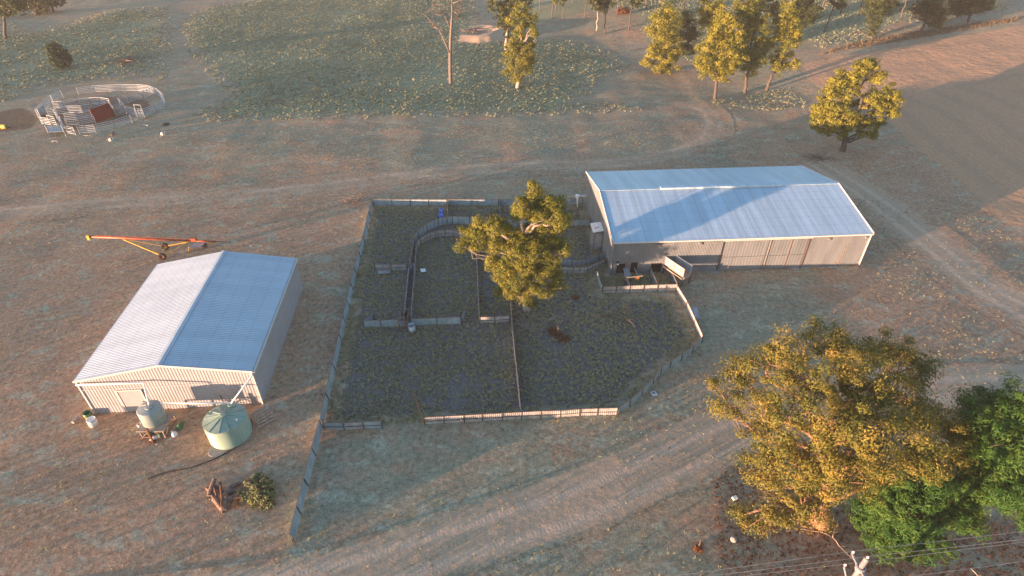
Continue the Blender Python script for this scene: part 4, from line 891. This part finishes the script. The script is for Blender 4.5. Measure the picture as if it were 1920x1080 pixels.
# ------------------------------------------------------------------ more trees
bt_ = lobz([(1475, 655, 9.5, 42), (1430, 680, 8, 36), (1550, 640, 9, 42), (1600, 660, 9.5, 40), (1670, 665, 9, 44), (1715, 690, 8.5, 38), (1390, 700, 7, 34), (1500, 710, 11, 50), (1570, 720, 12, 52), (1640, 725, 12, 50), (1700, 740, 10, 44), (1420, 750, 8, 40),
     (1370, 760, 6.5, 32), (1480, 780, 11, 50), (1560, 790, 12, 52), (1630, 800, 12, 52), (1700, 800, 10.5, 46), (1750, 780, 9, 36), (1780, 830, 8, 36), (1730, 860, 8.5, 40), (1440, 830, 8, 44), (1500, 860, 9, 46), (1570, 870, 10, 48), (1640, 870, 9.5, 42),
     (1420, 870, 6, 34), (1560, 915, 7.5, 36), (1500, 930, 6, 30), (1600, 905, 7.5, 36), (1340, 720, 6, 16), (1450, 900, 5, 28), (1440, 950, 3.5, 26), (1395, 965, 2.5, 22), (1420, 990, 2, 18), (1480, 975, 3, 22), (1530, 965, 3.5, 22), (1800, 860, 7, 22)])
tree('spreading_gum_tree', 'very large spreading golden gum tree at the bottom right', 'tree', (19.0, 20.5, 0), bt_, 'leaf_big', 'bark_red', .066, 170, .62, 1.0, .42, .3, .25, .6, twigs=3)
pn = lobz([(1840, 775, 9, 42), (1890, 765, 9.5, 48), (1850, 825, 8, 46), (1905, 830, 9, 55), (1880, 890, 6.5, 50), (1930, 900, 6, 50), (1910, 940, 4.5, 36), (1950, 960, 3.5, 36), (1945, 800, 9, 45), (1835, 870, 6, 30)])
tree('pine_tree', 'bright green bushy pine at the right edge of the photo', 'tree', (31.5, 23.0, 0), pn, 'leaf_pine', 'bark_dark', .12, 110, .55, 1.2, .18, 0, .3, .4)
pn = lobz([(1740, 900, 6.5, 46), (1690, 930, 5.5, 46), (1790, 890, 6, 44), (1720, 960, 4.5, 50), (1660, 950, 4, 40), (1640, 980, 3, 36), (1680, 1005, 2.2, 42), (1730, 1010, 2.2, 40), (1790, 940, 4, 42), (1800, 970, 3, 34), (1840, 910, 5, 30), (1660, 1020, 1.5, 26), (1620, 960, 2.5, 22)])
tree('pine_tree', 'low green pine with a yellow lit left side under the big golden gum', 'tree', (23.0, 18.6, 0), pn, 'leaf_pine', 'bark_dark', .11, 110, .5, 1.2, .18, 0, .3, .35)
Yl = at(1580, 283)[1]
tree('lone_tree', 'lone yellow green tree on a bare leaning trunk right of the big shed', 'tree', at(1580, 283), lob([(1625, 125, 18), (1600, 140, 20), (1645, 145, 14), (1575, 148, 16), (1560, 165, 14), (1590, 170, 18), (1550, 190, 16), (1570, 200, 18), (1535, 205, 14), (1600, 205, 16, 1.5), (1640, 185, 20), (1665, 178, 18), (1678, 190, 12), (1650, 205, 16), (1670, 210, 14), (1535, 228, 14), (1560, 228, 18), (1590, 225, 18, -1), (1620, 228, 16), (1645, 228, 12, 1), (1550, 242, 12), (1580, 245, 13), (1615, 248, 12), (1640, 250, 9, 1.5)], Yl),
     'leaf_wattle', 'bark_dark', .12, 100, .62, .85, .42, .1, .1, .42, twigs=2)
Yg = at(970, 166)[1]
tree('tall_gum_tree', 'tall narrow gum with pale upper limbs left of the wood', 'tree', at(970, 166), lob([(978, 20, 15), (960, 35, 13), (992, 35, 13), (975, 50, 16), (997, 52, 10), (970, 75, 16, 1), (995, 80, 12, 1), (958, 90, 14), (985, 95, 18, .5), (952, 110, 12), (975, 115, 17), (995, 110, 12, .5), (960, 132, 14), (985, 130, 15), (972, 148, 12), (1000, 60, 8)], Yg), 'leaf_gum', 'bark_pale', .13, 95, .72, 1.1, .35, .5, .1, .4, twigs=3)
tree('gum_tree', 'dark green gum standing close behind the tall narrow gum', 'tree', at(948, 95), lob([(930, 5, 16), (948, 15, 16), (965, 2, 18), (940, 30, 12), (945, 45, 12), (955, 60, 12), (985, 0, 16)], at(948, 95)[1]), 'leaf_dark', 'bark_pale', .26, 22, .7, 1.0, .35, .4, .1, .35)
YY = lambda q: at(*q)[1]
cl = [((1238, 138), [(1250, 22, 16), (1238, 40, 17), (1262, 42, 15), (1228, 58, 12), (1250, 62, 17), (1240, 82, 17), (1262, 80, 14), (1222, 98, 14), (1242, 105, 17), (1262, 102, 15), (1215, 115, 11), (1235, 122, 13), (1258, 122, 14), (1270, 95, 8)], 'leaf_wattle', 'left most of the golden trees at the edge of the wood'),
      ((1290, 100), [(1285, 30, 12), (1292, 48, 14), (1282, 62, 12), (1300, 68, 12), (1290, 80, 12), (1296, 95, 10)], 'leaf_dark', 'thin dark tree between the two leftmost golden trees'),
      ((1330, 120), [(1335, 5, 16), (1325, 22, 15), (1345, 20, 15), (1322, 40, 12), (1340, 45, 14), (1350, 60, 12)], 'leaf_wattle', 'golden tree half hidden behind the broad pale gold tree'),
      ((1340, 186), [(1362, 30, 16), (1350, 48, 17), (1372, 50, 16), (1340, 68, 17), (1362, 72, 18), (1385, 70, 14), (1325, 90, 15), (1348, 95, 19), (1375, 95, 18), (1318, 112, 14), (1340, 118, 19), (1368, 118, 18), (1385, 108, 12), (1325, 132, 13), (1350, 135, 16), (1315, 128, 9)], 'leaf_wattle', 'broad pale gold tree nearest the camera at the wood edge'),
      ((1397, 175), [(1410, 15, 18), (1395, 32, 17), (1425, 35, 16), (1400, 55, 16), (1418, 62, 18), (1395, 85, 14), (1415, 92, 18), (1435, 80, 14), (1400, 115, 15), (1425, 112, 13), (1405, 135, 11), (1395, 2, 18)], 'leaf_gum', 'tall dull green tree in the middle of the golden clump'),
      ((1437, 170), [(1482, 12, 14), (1470, 30, 13), (1490, 30, 11), (1458, 50, 14), (1478, 52, 14), (1492, 62, 11), (1450, 75, 13), (1472, 80, 14), (1490, 80, 10), (1455, 105, 12), (1475, 112, 12), (1490, 122, 9), (1462, 130, 10), (1452, 122, 10)], 'leaf_wattle', 'golden tree with a leaning trunk at the right of the clump'),
      ((1500, 75), [(1510, 0, 18), (1500, 18, 15), (1520, 22, 14), (1508, 38, 14), (1495, 50, 10), (1440, 5, 18), (1455, 20, 12)], 'leaf_dark', 'dark tree just behind the golden clump on its right'),
      ((1635, 72), [(1650, -5, 18), (1638, 10, 15), (1660, 12, 15), (1645, 28, 13), (1632, 40, 9), (1670, 2, 14), (1636, 55, 8)], 'leaf_dark', 'leaning olive tree at the left of the field edge'),
      ((1725, 65), [(1745, 5, 15), (1732, 20, 12), (1758, 15, 13), (1742, 35, 11), (1725, 12, 12), (1760, 32, 9)], 'leaf_dark', 'leaning green tree in the middle of the field edge'),
      ((1762, 52), [(1762, 30, 10), (1768, 22, 7), (1760, 42, 6)], 'leaf_wattle', 'small bright orange lit sapling at the field edge'),
      ((1815, 42), [(1840, -2, 15), (1825, 12, 12), (1850, 8, 10), (1810, 5, 13), (1800, 18, 10), (1792, 5, 14)], 'leaf_dark', 'dark leaning tree at the right end of the field edge')]
for q, lb_, lf, txt in cl:
    tree('tree', txt, 'tree', at(*q), lob(lb_, YY(q), 1.16), lf, 'bark_dark', .13, 85, .80, .9, .42, .15, .2, .28, 'trees at the edge of the wood')
# far trees of the wood: mostly trunks with crowns at the top edge
far = [((1042, 18), 26, 'leaf_dark'), ((1012, 20), 22, 'leaf_dark'), ((1035, 34), 10, 'leaf_gum'), ((1057, 38), 14, 'leaf_dark'), ((1095, 37), 16, 'leaf_dark'), ((1118, 58), 12, 'leaf_dark'), ((1133, 64), 13, 'leaf_dark'), ((1157, 28), 20, 'leaf_dark'), ((1178, 57), 14, 'leaf_dark'), ((1212, 18), 24, 'leaf_dark'),
       ((1280, 22), 22, 'leaf_dark'), ((1305, 26), 22, 'leaf_dark'), ((1545, 60), 12, 'leaf_dark'), ((1575, 25), 16, 'leaf_dark'), ((1610, 30), 16, 'leaf_dark'), ((1542, 15), 20, 'leaf_gum'), ((1688, 35), 14, 'leaf_dark'), ((1707, 36), 14, 'leaf_dark'), ((1780, 22), 18, 'leaf_dark'), ((1310, 2), 22, 'leaf_dark'), ((1240, 0), 22, 'leaf_dark'), ((1130, 5), 22, 'leaf_dark'), ((1075, 5), 22, 'leaf_dark'), ((1660, 10), 18, 'leaf_dark')]
far.sort(key=lambda t: t[0][0])
far_labels = ['thin trunk just right of the dark gum behind the tall gum', 'slim trunk beside the first short leafy trunk of the wood', 'short leafy trunk left of the wood with a low crown', 'second thin leafy trunk left of the wood', 'small distant trunk at the top edge above the track', 'straight dark trunk standing alone left of the bent pale one', 'pale trunk with a bent dead branch at the wood front', 'far trunk at the top edge behind the pale bent tree', 'tall dark leaning trunk nearest the camera in the thin wood', 'dark trunk beside the rusty bush', 'slender pale trunk right of the rusty bush', 'distant trunk just left of the first golden tree', 'far trunk cut by the top edge above the first golden tree', 'dark trunk right behind the first golden tree', 'reddish straight trunk between the first two golden trees', 'farther trunk beside the reddish straight trunk', 'dark trunk at the top right of the golden clump', 'dark leaning trunk standing in the grey green patch', 'orange lit trunk near the top edge behind the grey patch', 'pale leaning trunk left of the olive field edge tree', 'far trunk at the top edge behind the olive tree', 'dark trunk right of the olive field edge tree', 'twin dark trunk between the two field edge trees', 'dark trunk near the right end of the field edge']
protoC = []
for i, (q, hh, lf) in enumerate(far):
    b0 = at(*q); hgt = 9+random.random()*3; lx, ly = random.uniform(-.5, .9), random.uniform(-.5, .5)
    if q[1] > 50: hgt = 12
    lobes = [(b0[0]+lx+random.uniform(-1.4, 1.4), b0[1]+ly+random.uniform(-1.2, 1.2), b0[2]+hgt*(.45+.5*k/6), 1.5, 1.4, 1.2) for k in range(7)]
    if q in ((1035, 34), (1057, 38)): lobes = [(b0[0]+random.uniform(-.9, .9), b0[1], b0[2]+4.2+k*.7, 1.1, 1.1, 1.0) for k in range(6)]
    tree('tree', far_labels[i], 'tree', b0, lobes, lf, 'bark_dark' if i != 6 else 'bark_pale', .28, 16, .65, .8, .42, .2, .2, .17, 'thin trees of the far wood', twigs=1)
# far left trees
for q, lbs, txt in (((11, 72), [(12, -5, 18), (-6, 10, 14), (25, 8, 14), (8, 20, 10), (40, 12, 8)], 'dark tree with a bare trunk at the top left corner'), ((68, 28), [(55, 2, 15), (75, 5, 12), (40, -5, 16), (72, 20, 9), (48, 38, 9)], 'leaning dark tree second from the top left corner'), ((100, 22), [(92, -5, 14), (85, 8, 10), (108, 0, 9)], 'leaning dark tree third from the top left corner')):
    tree('tree', txt, 'tree', at(*q), lob(lbs, YY(q)), 'leaf_dark', 'bark_dark', .28, 20, .8, .9, .42, .1, .2, .35, 'trees in the top left corner')
tree('young_tree', 'small round dark green tree leaning left in the grass above the cattle yards', 'tree', at(121, 128), lob([(102, 92, 11), (108, 102, 14), (113, 110, 14), (106, 112, 11), (122, 113, 8)], YY((121, 128))), 'leaf_deep', 'bark_dark', .17, 30, .5, 1.5, .4, 0, .1, .12)
p = at(1168, 27); bushy('dead_bush', 'rusty brown dead bush among the thin trunks of the wood', 'bush', p, [(p[0], p[1], p[2]+1.0, 1.3, 1.1, .9), (p[0]+1.1, p[1], p[2]+.8, .9, .9, .7), (p[0]-1.0, p[1], p[2]+.7, .8, .8, .6)], 'leaf_rust', .22, 20, .5)
# dead tree
def dead_tree(name, label, base, segs, m='dead_wood'):
    r = thing(name, label, 'dead tree', base); Y0 = base[1]; mb = MB(base); tw = MB(base)
    for pts, r0, r1 in segs:
        P = [V(*atY(x, y, Y0+random.uniform(-.6, .6)*(1 if k else 0))) for k, (x, y) in enumerate(pts)]
        mb.tube(P, list(np.linspace(r0, r1, len(P))), 8)
        if r0 < .2:
            for p in P[1:]:
                for k in range(4):
                    d = rng.normal(size=3); d[2] = abs(d[2])*.6; d /= np.linalg.norm(d); q = p+d*random.uniform(.5, 1.4); tw.tube([p, (p+q)/2+rng.normal(size=3)*.12, q], [.05, .035, .015], 4)
                    for z in range(2): e = q+rng.normal(size=3)*.45; tw.tube([(p+q)/2, e], [.025, .01], 4)
    mb.build('trunk', m, r, True); tw.build('fine_branches', m, r)
dead_tree('dead_tree', 'tall bare dead tree standing in the green paddock', at(845, 158), [([(845, 158), (844, 130), (844, 100), (845, 70), (847, 40), (848, 20), (847, 5), (849, -12)], .34, .10), ([(843, 98), (835, 80), (828, 66), (823, 55), (812, 50)], .18, .06), ([(823, 55), (810, 43), (797, 28)], .10, .04), ([(844, 52), (838, 38), (834, 28), (824, 23), (820, 28)], .13, .05), ([(847, 36), (856, 36), (858, 32)], .09, .04), ([(848, 18), (860, 16), (866, 8)], .10, .04), ([(847, 20), (858, 26), (862, 24)], .08, .04), ([(834, 28), (822, 10), (812, 12)], .08, .04), ([(848, 8), (838, 0), (830, -4)], .09, .04), ([(849, 6), (862, 2), (872, -6)], .09, .04)])
# fallen branches and brush heaps
def brush(name, label, cat, c, n, L, m, z=.3, spread=1.0, r=.03, curl=.35):
    c = V(*c); o = thing(name, label, cat, tuple(c)); mb = MB()
    for i in range(n):
        a = random.uniform(0, 2*PI); p = V(random.uniform(-1, 1)*spread*.4, random.uniform(-1, 1)*spread*.4, random.uniform(.05, z)); pts = [p]
        for k in range(5):
            a += random.uniform(-curl, curl)*1.6; pts.append(pts[-1]+V(math.cos(a), math.sin(a), random.uniform(-.2, .25))*L/5); pts[-1][2] = max(.03, pts[-1][2])
        mb.tube(pts, list(np.linspace(r, r*.35, 6)), 5)
        if i % 2 == 0: q = pts[2]; mb.tube([q, q+V(math.cos(a+1), math.sin(a+1), .2)*L*.3], [r*.6, r*.25], 4)
    mb.build('branches', m, o, True); return o
brush('fallen_branches', 'pale heap of fallen twigs in the yard below the central tree', 'branches', at(985, 618), 20, 1.5, 'bark_pale', .35, 1.0)
brush('fallen_branches', 'pale forked branch lying in the middle of the right yard', 'branches', at(1143, 622), 5, 2.0, 'bark_pale', .2, .6)
brush('fallen_branches', 'brown tangled dead branch in the upper middle of the right yard', 'branches', at(1165, 596), 12, 2.0, 'log', .4, 1.2)
brush('fallen_branches', 'curved pale fallen limb below the central tree trunk', 'branches', at(1035, 600), 5, 2.2, 'bark_pale', .25, .8, .04)
brush('fallen_branches', 'long fallen limb right of the central tree trunk', 'branches', at(1060, 558), 5, 1.8, 'bark_pale', .25, .8)
p = at(1045, 630); bushy('dead_foliage_heap', 'reddish brown heap of dead gum leaves lying in the right yard', 'foliage', p, [(p[0], p[1], .25, .6, .5, .25), (p[0]+.5, p[1]-.6, .2, .5, .5, .2), (p[0]-.4, p[1]+.6, .2, .4, .4, .2)], 'leaf_rust', .06, 22, .2)
p = at(1078, 560); bushy('dead_foliage_heap', 'small red heap of dead leaves right of the central trunk', 'foliage', p, [(p[0], p[1], .2, .4, .3, .2)], 'leaf_rust', .06, 22, .2)
p = at(665, 380); brush('dead_brush', 'low dry brown brush outside the back left yard corner', 'brush', p, 26, 1.6, 'log', .6, 1.4, .025)
brush('dead_brush', 'dark brush heap under the lone tree near the big shed', 'brush', at(1533, 300), 26, 2.2, 'log', .5, 1.6)
brush('debris_heap', 'dark heap of old timber in the grass above the cattle yards', 'debris', at(240, 118), 22, 3.0, 'log', .6, 2.4, .09, .1)
brush('debris_heap', 'grey log heap at the edge of the dug pit', 'debris', at(892, 60), 12, 3.4, 'dead_wood', .7, 1.6, .12, .1)
brush('fallen_branches', 'thin pale fallen branch under the big golden gum', 'branches', at(1555, 1010), 3, 1.6, 'bark_pale', .2, .4, .03, .15)
brush('fallen_branches', 'short bare stick on the litter at the bottom right corner', 'branches', at(1815, 1065), 1, 1.2, 'bark_pale', .2, .3, .04, .05)
for k, (q, lb) in enumerate((((1377, 936), 'white block lying left of the big golden gum'), ((1375, 1013), 'round pale stone on the ground below the big golden gum'))):
    p = at(*q); o = MB()
    if k == 0: o.box((0, 0, 0), .30, .22, .2, .4); o = o.build('white_block', 'white')
    else: o.lathe((0, 0, 0), [(.2, 0), (.2, .1), (.13, .2), (.001, .24)], 12); o = o.build('stone', 'concrete', None, True)
    o.location = p; tag(o, lb, 'block' if k == 0 else 'stone')
p = at(1308, 1030); bushy('dead_foliage_heap', 'orange dead leafy branch on the ground below the big golden gum', 'foliage', p, [(p[0], p[1], .2, .35, .3, .2)], 'leaf_rust', .06, 22, .18)
# ------------------------------------------------------------------ power pole and wires
zt_ = 10.0; PT = V(*at(1625, 1048, zt_)); po = thing('power_pole', 'timber power pole with cross arms at the bottom right edge', 'pole', (PT[0], PT[1], 0)); oo = (PT[0], PT[1], 0)
MB(oo).tube([(PT[0], PT[1], -.1), (PT[0], PT[1], zt_)], [.15, .10], 14).build('pole', 'pole_wood', po, True)
zi = zt_-.75; qa = V(*at(1598, 1038, zi)); jc = V(PT[0], PT[1], zi); qb = jc+(jc-qa)
MB(oo).bar(qa, qb, .10, .10).build('cross_arm', 'pole_wood', po)
zb_ = zi-.55; qc = V(*at(1583, 1062, zb_)); MB(oo).bar(qc, V(PT[0], PT[1], zb_-.9)+(V(PT[0], PT[1], zb_)-qc)*.0, .07).build('stay_arm', 'galv', po)
MB(oo).lathe((PT[0], PT[1], zi-.10), [(.15, 0), (.19, .02), (.19, .22), (.15, .24)], 14).build('collar', 'sheet_iron', po)
for i, q in enumerate((qa, PT, qc, qb)):
    MB(oo).lathe((q[0], q[1], q[2]+.04), [(.02, 0), (.025, .04), (.06, .06), (.035, .10), (.055, .12), (.03, .16), (.001, .17)], 12).build('insulator', 'insulator', po, True)
MB(oo).bar(qa*.5+jc*.5, jc-V(0, 0, .6), .04).build('brace', 'galv', po); MB(oo).bar(qb*.5+jc*.5, jc-V(0, 0, .6), .04).build('brace', 'galv', po)
wl = ['wire from the upper insulator, uppermost of the lines', 'wire over the top of the pole', 'wire from the left stay arm just beside the top wire', 'wire from the near end of the cross arm']
for i, (q, ra, la) in enumerate(((qa, (1920, 998), (1340, 1073)), (PT, (1920, 1013), (1400, 1075)), (qc, (1920, 1018), (1380, 1085)), (qb, (1920, 1054), (1500, 1110)))):
    zz = q[2]+.2; e1 = V(*at(*ra, zz-.3)); e0 = V(*at(*la, zz-.3)); d1 = (e1-q)*3+q; d0 = (e0-q)*5+q; pts = []
    for (A_, B_) in ((d0, V(q[0], q[1], zz)), (V(q[0], q[1], zz), d1)):
        for k in range(9):
            t = k/8; p = A_*(1-t)+B_*t; p[2] = zz-math.sin(t*PI)*.25; pts.append(p)
    tag(MB().tube(pts, .012, 5).build('power_line', 'wire'), 'thin grey '+wl[i], 'power line', 'power lines')

for k, (q, lb) in enumerate((((227, 340), 'at the far left of the open ground'), ((318, 336), 'second from the left in the open row'), ((408, 333), 'third from the left in the open row'), ((497, 326), 'fourth from the left in the open row'), ((587, 325), 'fifth from the left in the open row'), ((677, 318), 'right end of the open row above the yards'), ((463, 248), 'left one along the paddock edge'), ((695, 244), 'right one along the paddock edge'))):
    p = at(*q); r = thing('steel_picket', 'thin dark steel picket, ' + lb, 'post', p, 0, 'steel pickets standing in the open ground')
    MB().bar((0, 0, -.1), (random.uniform(-.12, .12), 0, 1.15), .05).build('post', 'rust', r)
# ------------------------------------------------------------------ weeds and grass
def scatter(poly, n, excl=(), soft=0.0):
    P = np.array(poly); out = []
    while len(out) < n:
        q = rng.uniform(P.min(0), P.max(0), (n*2, 2)); d = poly_dist(q[:, 0], q[:, 1], poly); k = d > (.1+soft*rng.random(len(d))**2)
        for e_ in excl: k &= poly_dist(q[:, 0], q[:, 1], e_) < 0
        out += list(q[k])
        if not k.any(): break
    return np.array(out[:n])
def tufts(name, pos, rad, leaves, leaf, m, aspect=.5, hf=.8, up=0.0, zb=0.0):
    n = len(pos); sz = rad*(.5+.9*rng.random(n)); idx = np.repeat(np.arange(n), leaves)
    d = rng.normal(size=(len(idx), 3)); d[:, 2] = np.abs(d[:, 2]); d /= np.linalg.norm(d, axis=1)[:, None]; r = rng.random((len(idx), 1))**.5
    c = np.zeros((len(idx), 3)); c[:, :2] = pos[idx]; c += d*r*sz[idx][:, None]*V(1, 1, hf); c[:, 2] += .03+zb+terr(pos[:, 0], pos[:, 1])[idx]
    tn = np.clip(.40+.25*nz(pos[:, 0], pos[:, 1], .12)+rng.normal(0, .12, n), 0, 1)[idx]+rng.normal(0, .08, len(idx))
    v, f = leaf_quads(c, leaf, aspect, -up, d+.7*rng.normal(size=d.shape)); o = npmesh(name, v, f, m, None, np.repeat(np.clip(tn, 0, 1), 4)); o['kind'] = 'stuff'; return o
def keep(p, dens, s=.25, seed=0): return p[rng.random(len(p)) < np.clip(dens+.9*nz(p[:, 0], p[:, 1], s, seed), .04, 1)]
RACE = px((768, 514), (779, 505), (771, 610), (758, 610))
tufts('yard_weeds', keep(scatter(YARD, 14000, [RACE]), .9, .5, 2), .18, 20, .055, 'weed_yard', zb=.03)
PENS = px((1120, 520), (1256, 515), (1266, 543), (1130, 547)); tufts('pen_weeds', scatter(PENS, 130), .42, 60, .08, 'weed_yard')
tufts('paddock_weeds', keep(scatter(PADDOCK, 27000, soft=7), .95, .10, 1), .24, 9, .10, 'weed_grey', .75)
tufts('paddock_weeds', keep(scatter(PADDOCK_W, 16000, soft=8), .75, .12, 3), .28, 8, .13, 'weed_grey')
BACKW = px((1200, 60), (1190, 20), (1000, -12), (1900, -12), (1890, 20), (1700, 60), (1530, 95), (1500, 60), (1300, 120)); tufts('wood_undergrowth', keep(scatter(BACKW, 12000, soft=6), .5, .12, 5), .30, 7, .14, 'weed_grey')
STR = px((1400, 200), (1500, 195), (1640, 235), (1560, 260)); tufts('field_edge_weeds', keep(scatter(px((1330, 190), (1480, 165), (1520, 200), (1440, 208), (1350, 205)), 350), .8), .28, 16, .08, 'weed_grey')
EDG = px((1530, 104), (1640, 86), (1760, 66), (1900, 42), (1925, 30), (1800, 48), (1700, 62), (1600, 80)); tufts('field_edge_weeds', scatter(EDG, 1100), .32, 14, .09, 'straw')
OPEN = px((-100, 1120), (-300, 500), (0, 260), (700, 235), (1300, 225), (1500, 260), (1700, 300), (1925, 470), (2100, 700), (2000, 1150))
SH1 = [F(-.3, -.3)[:2], F(LW+.3, -.3)[:2], F(LW+.3, LL+.3)[:2], F(-.3, LL+.3)[:2]]; SH2 = [G(-.3, -.3)[:2], G(BL+.3, -.3)[:2], G(BL+.3, BW+.3)[:2], G(-.3, BW+.3)[:2]]
p = keep(scatter(OPEN, 20000, [YARD, SH1, SH2, FIELD]), .22, .35, 4); tufts('dry_grass', p, .13, 9, .045, 'straw', .3, .6, .3)
p = keep(scatter(OPEN, 30000, [YARD, SH1, SH2, FIELD]), .2, .3, 8); tufts('low_grass', p, .15, 10, .045, 'weed_grey', .35, .6, .3)
LIT = px((1330, 900), (1400, 850), (1700, 1000), (1920, 960), (2000, 1100), (1350, 1100)); tufts('leaf_litter', scatter(LIT, 2600), .12, 4, .05, 'leaf_rust', .5, .2)

# ------------------------------------------------------------------ evening haze: one closed box round the camera and everything built
hm = bpy.data.materials.new('haze'); hm.use_nodes = True; hn = hm.node_tree; hn.nodes.clear()
ho = hn.nodes.new('ShaderNodeOutputMaterial'); hv = hn.nodes.new('ShaderNodeVolumePrincipled')
hv.inputs['Color'].default_value = (.84, .85, .87, 1); hv.inputs['Density'].default_value = .00035; hv.inputs['Anisotropy'].default_value = 0
hn.links.new(hv.outputs[0], ho.inputs['Volume']); M['haze'] = hm
o = MB().box8([(-265, -105, -1), (265, -105, -1), (265, 345, -1), (-265, 345, -1), (-265, -105, 35), (265, -105, 35), (265, 345, 35), (-265, 345, 35)]).build('haze', 'haze'); o['kind'] = 'stuff'
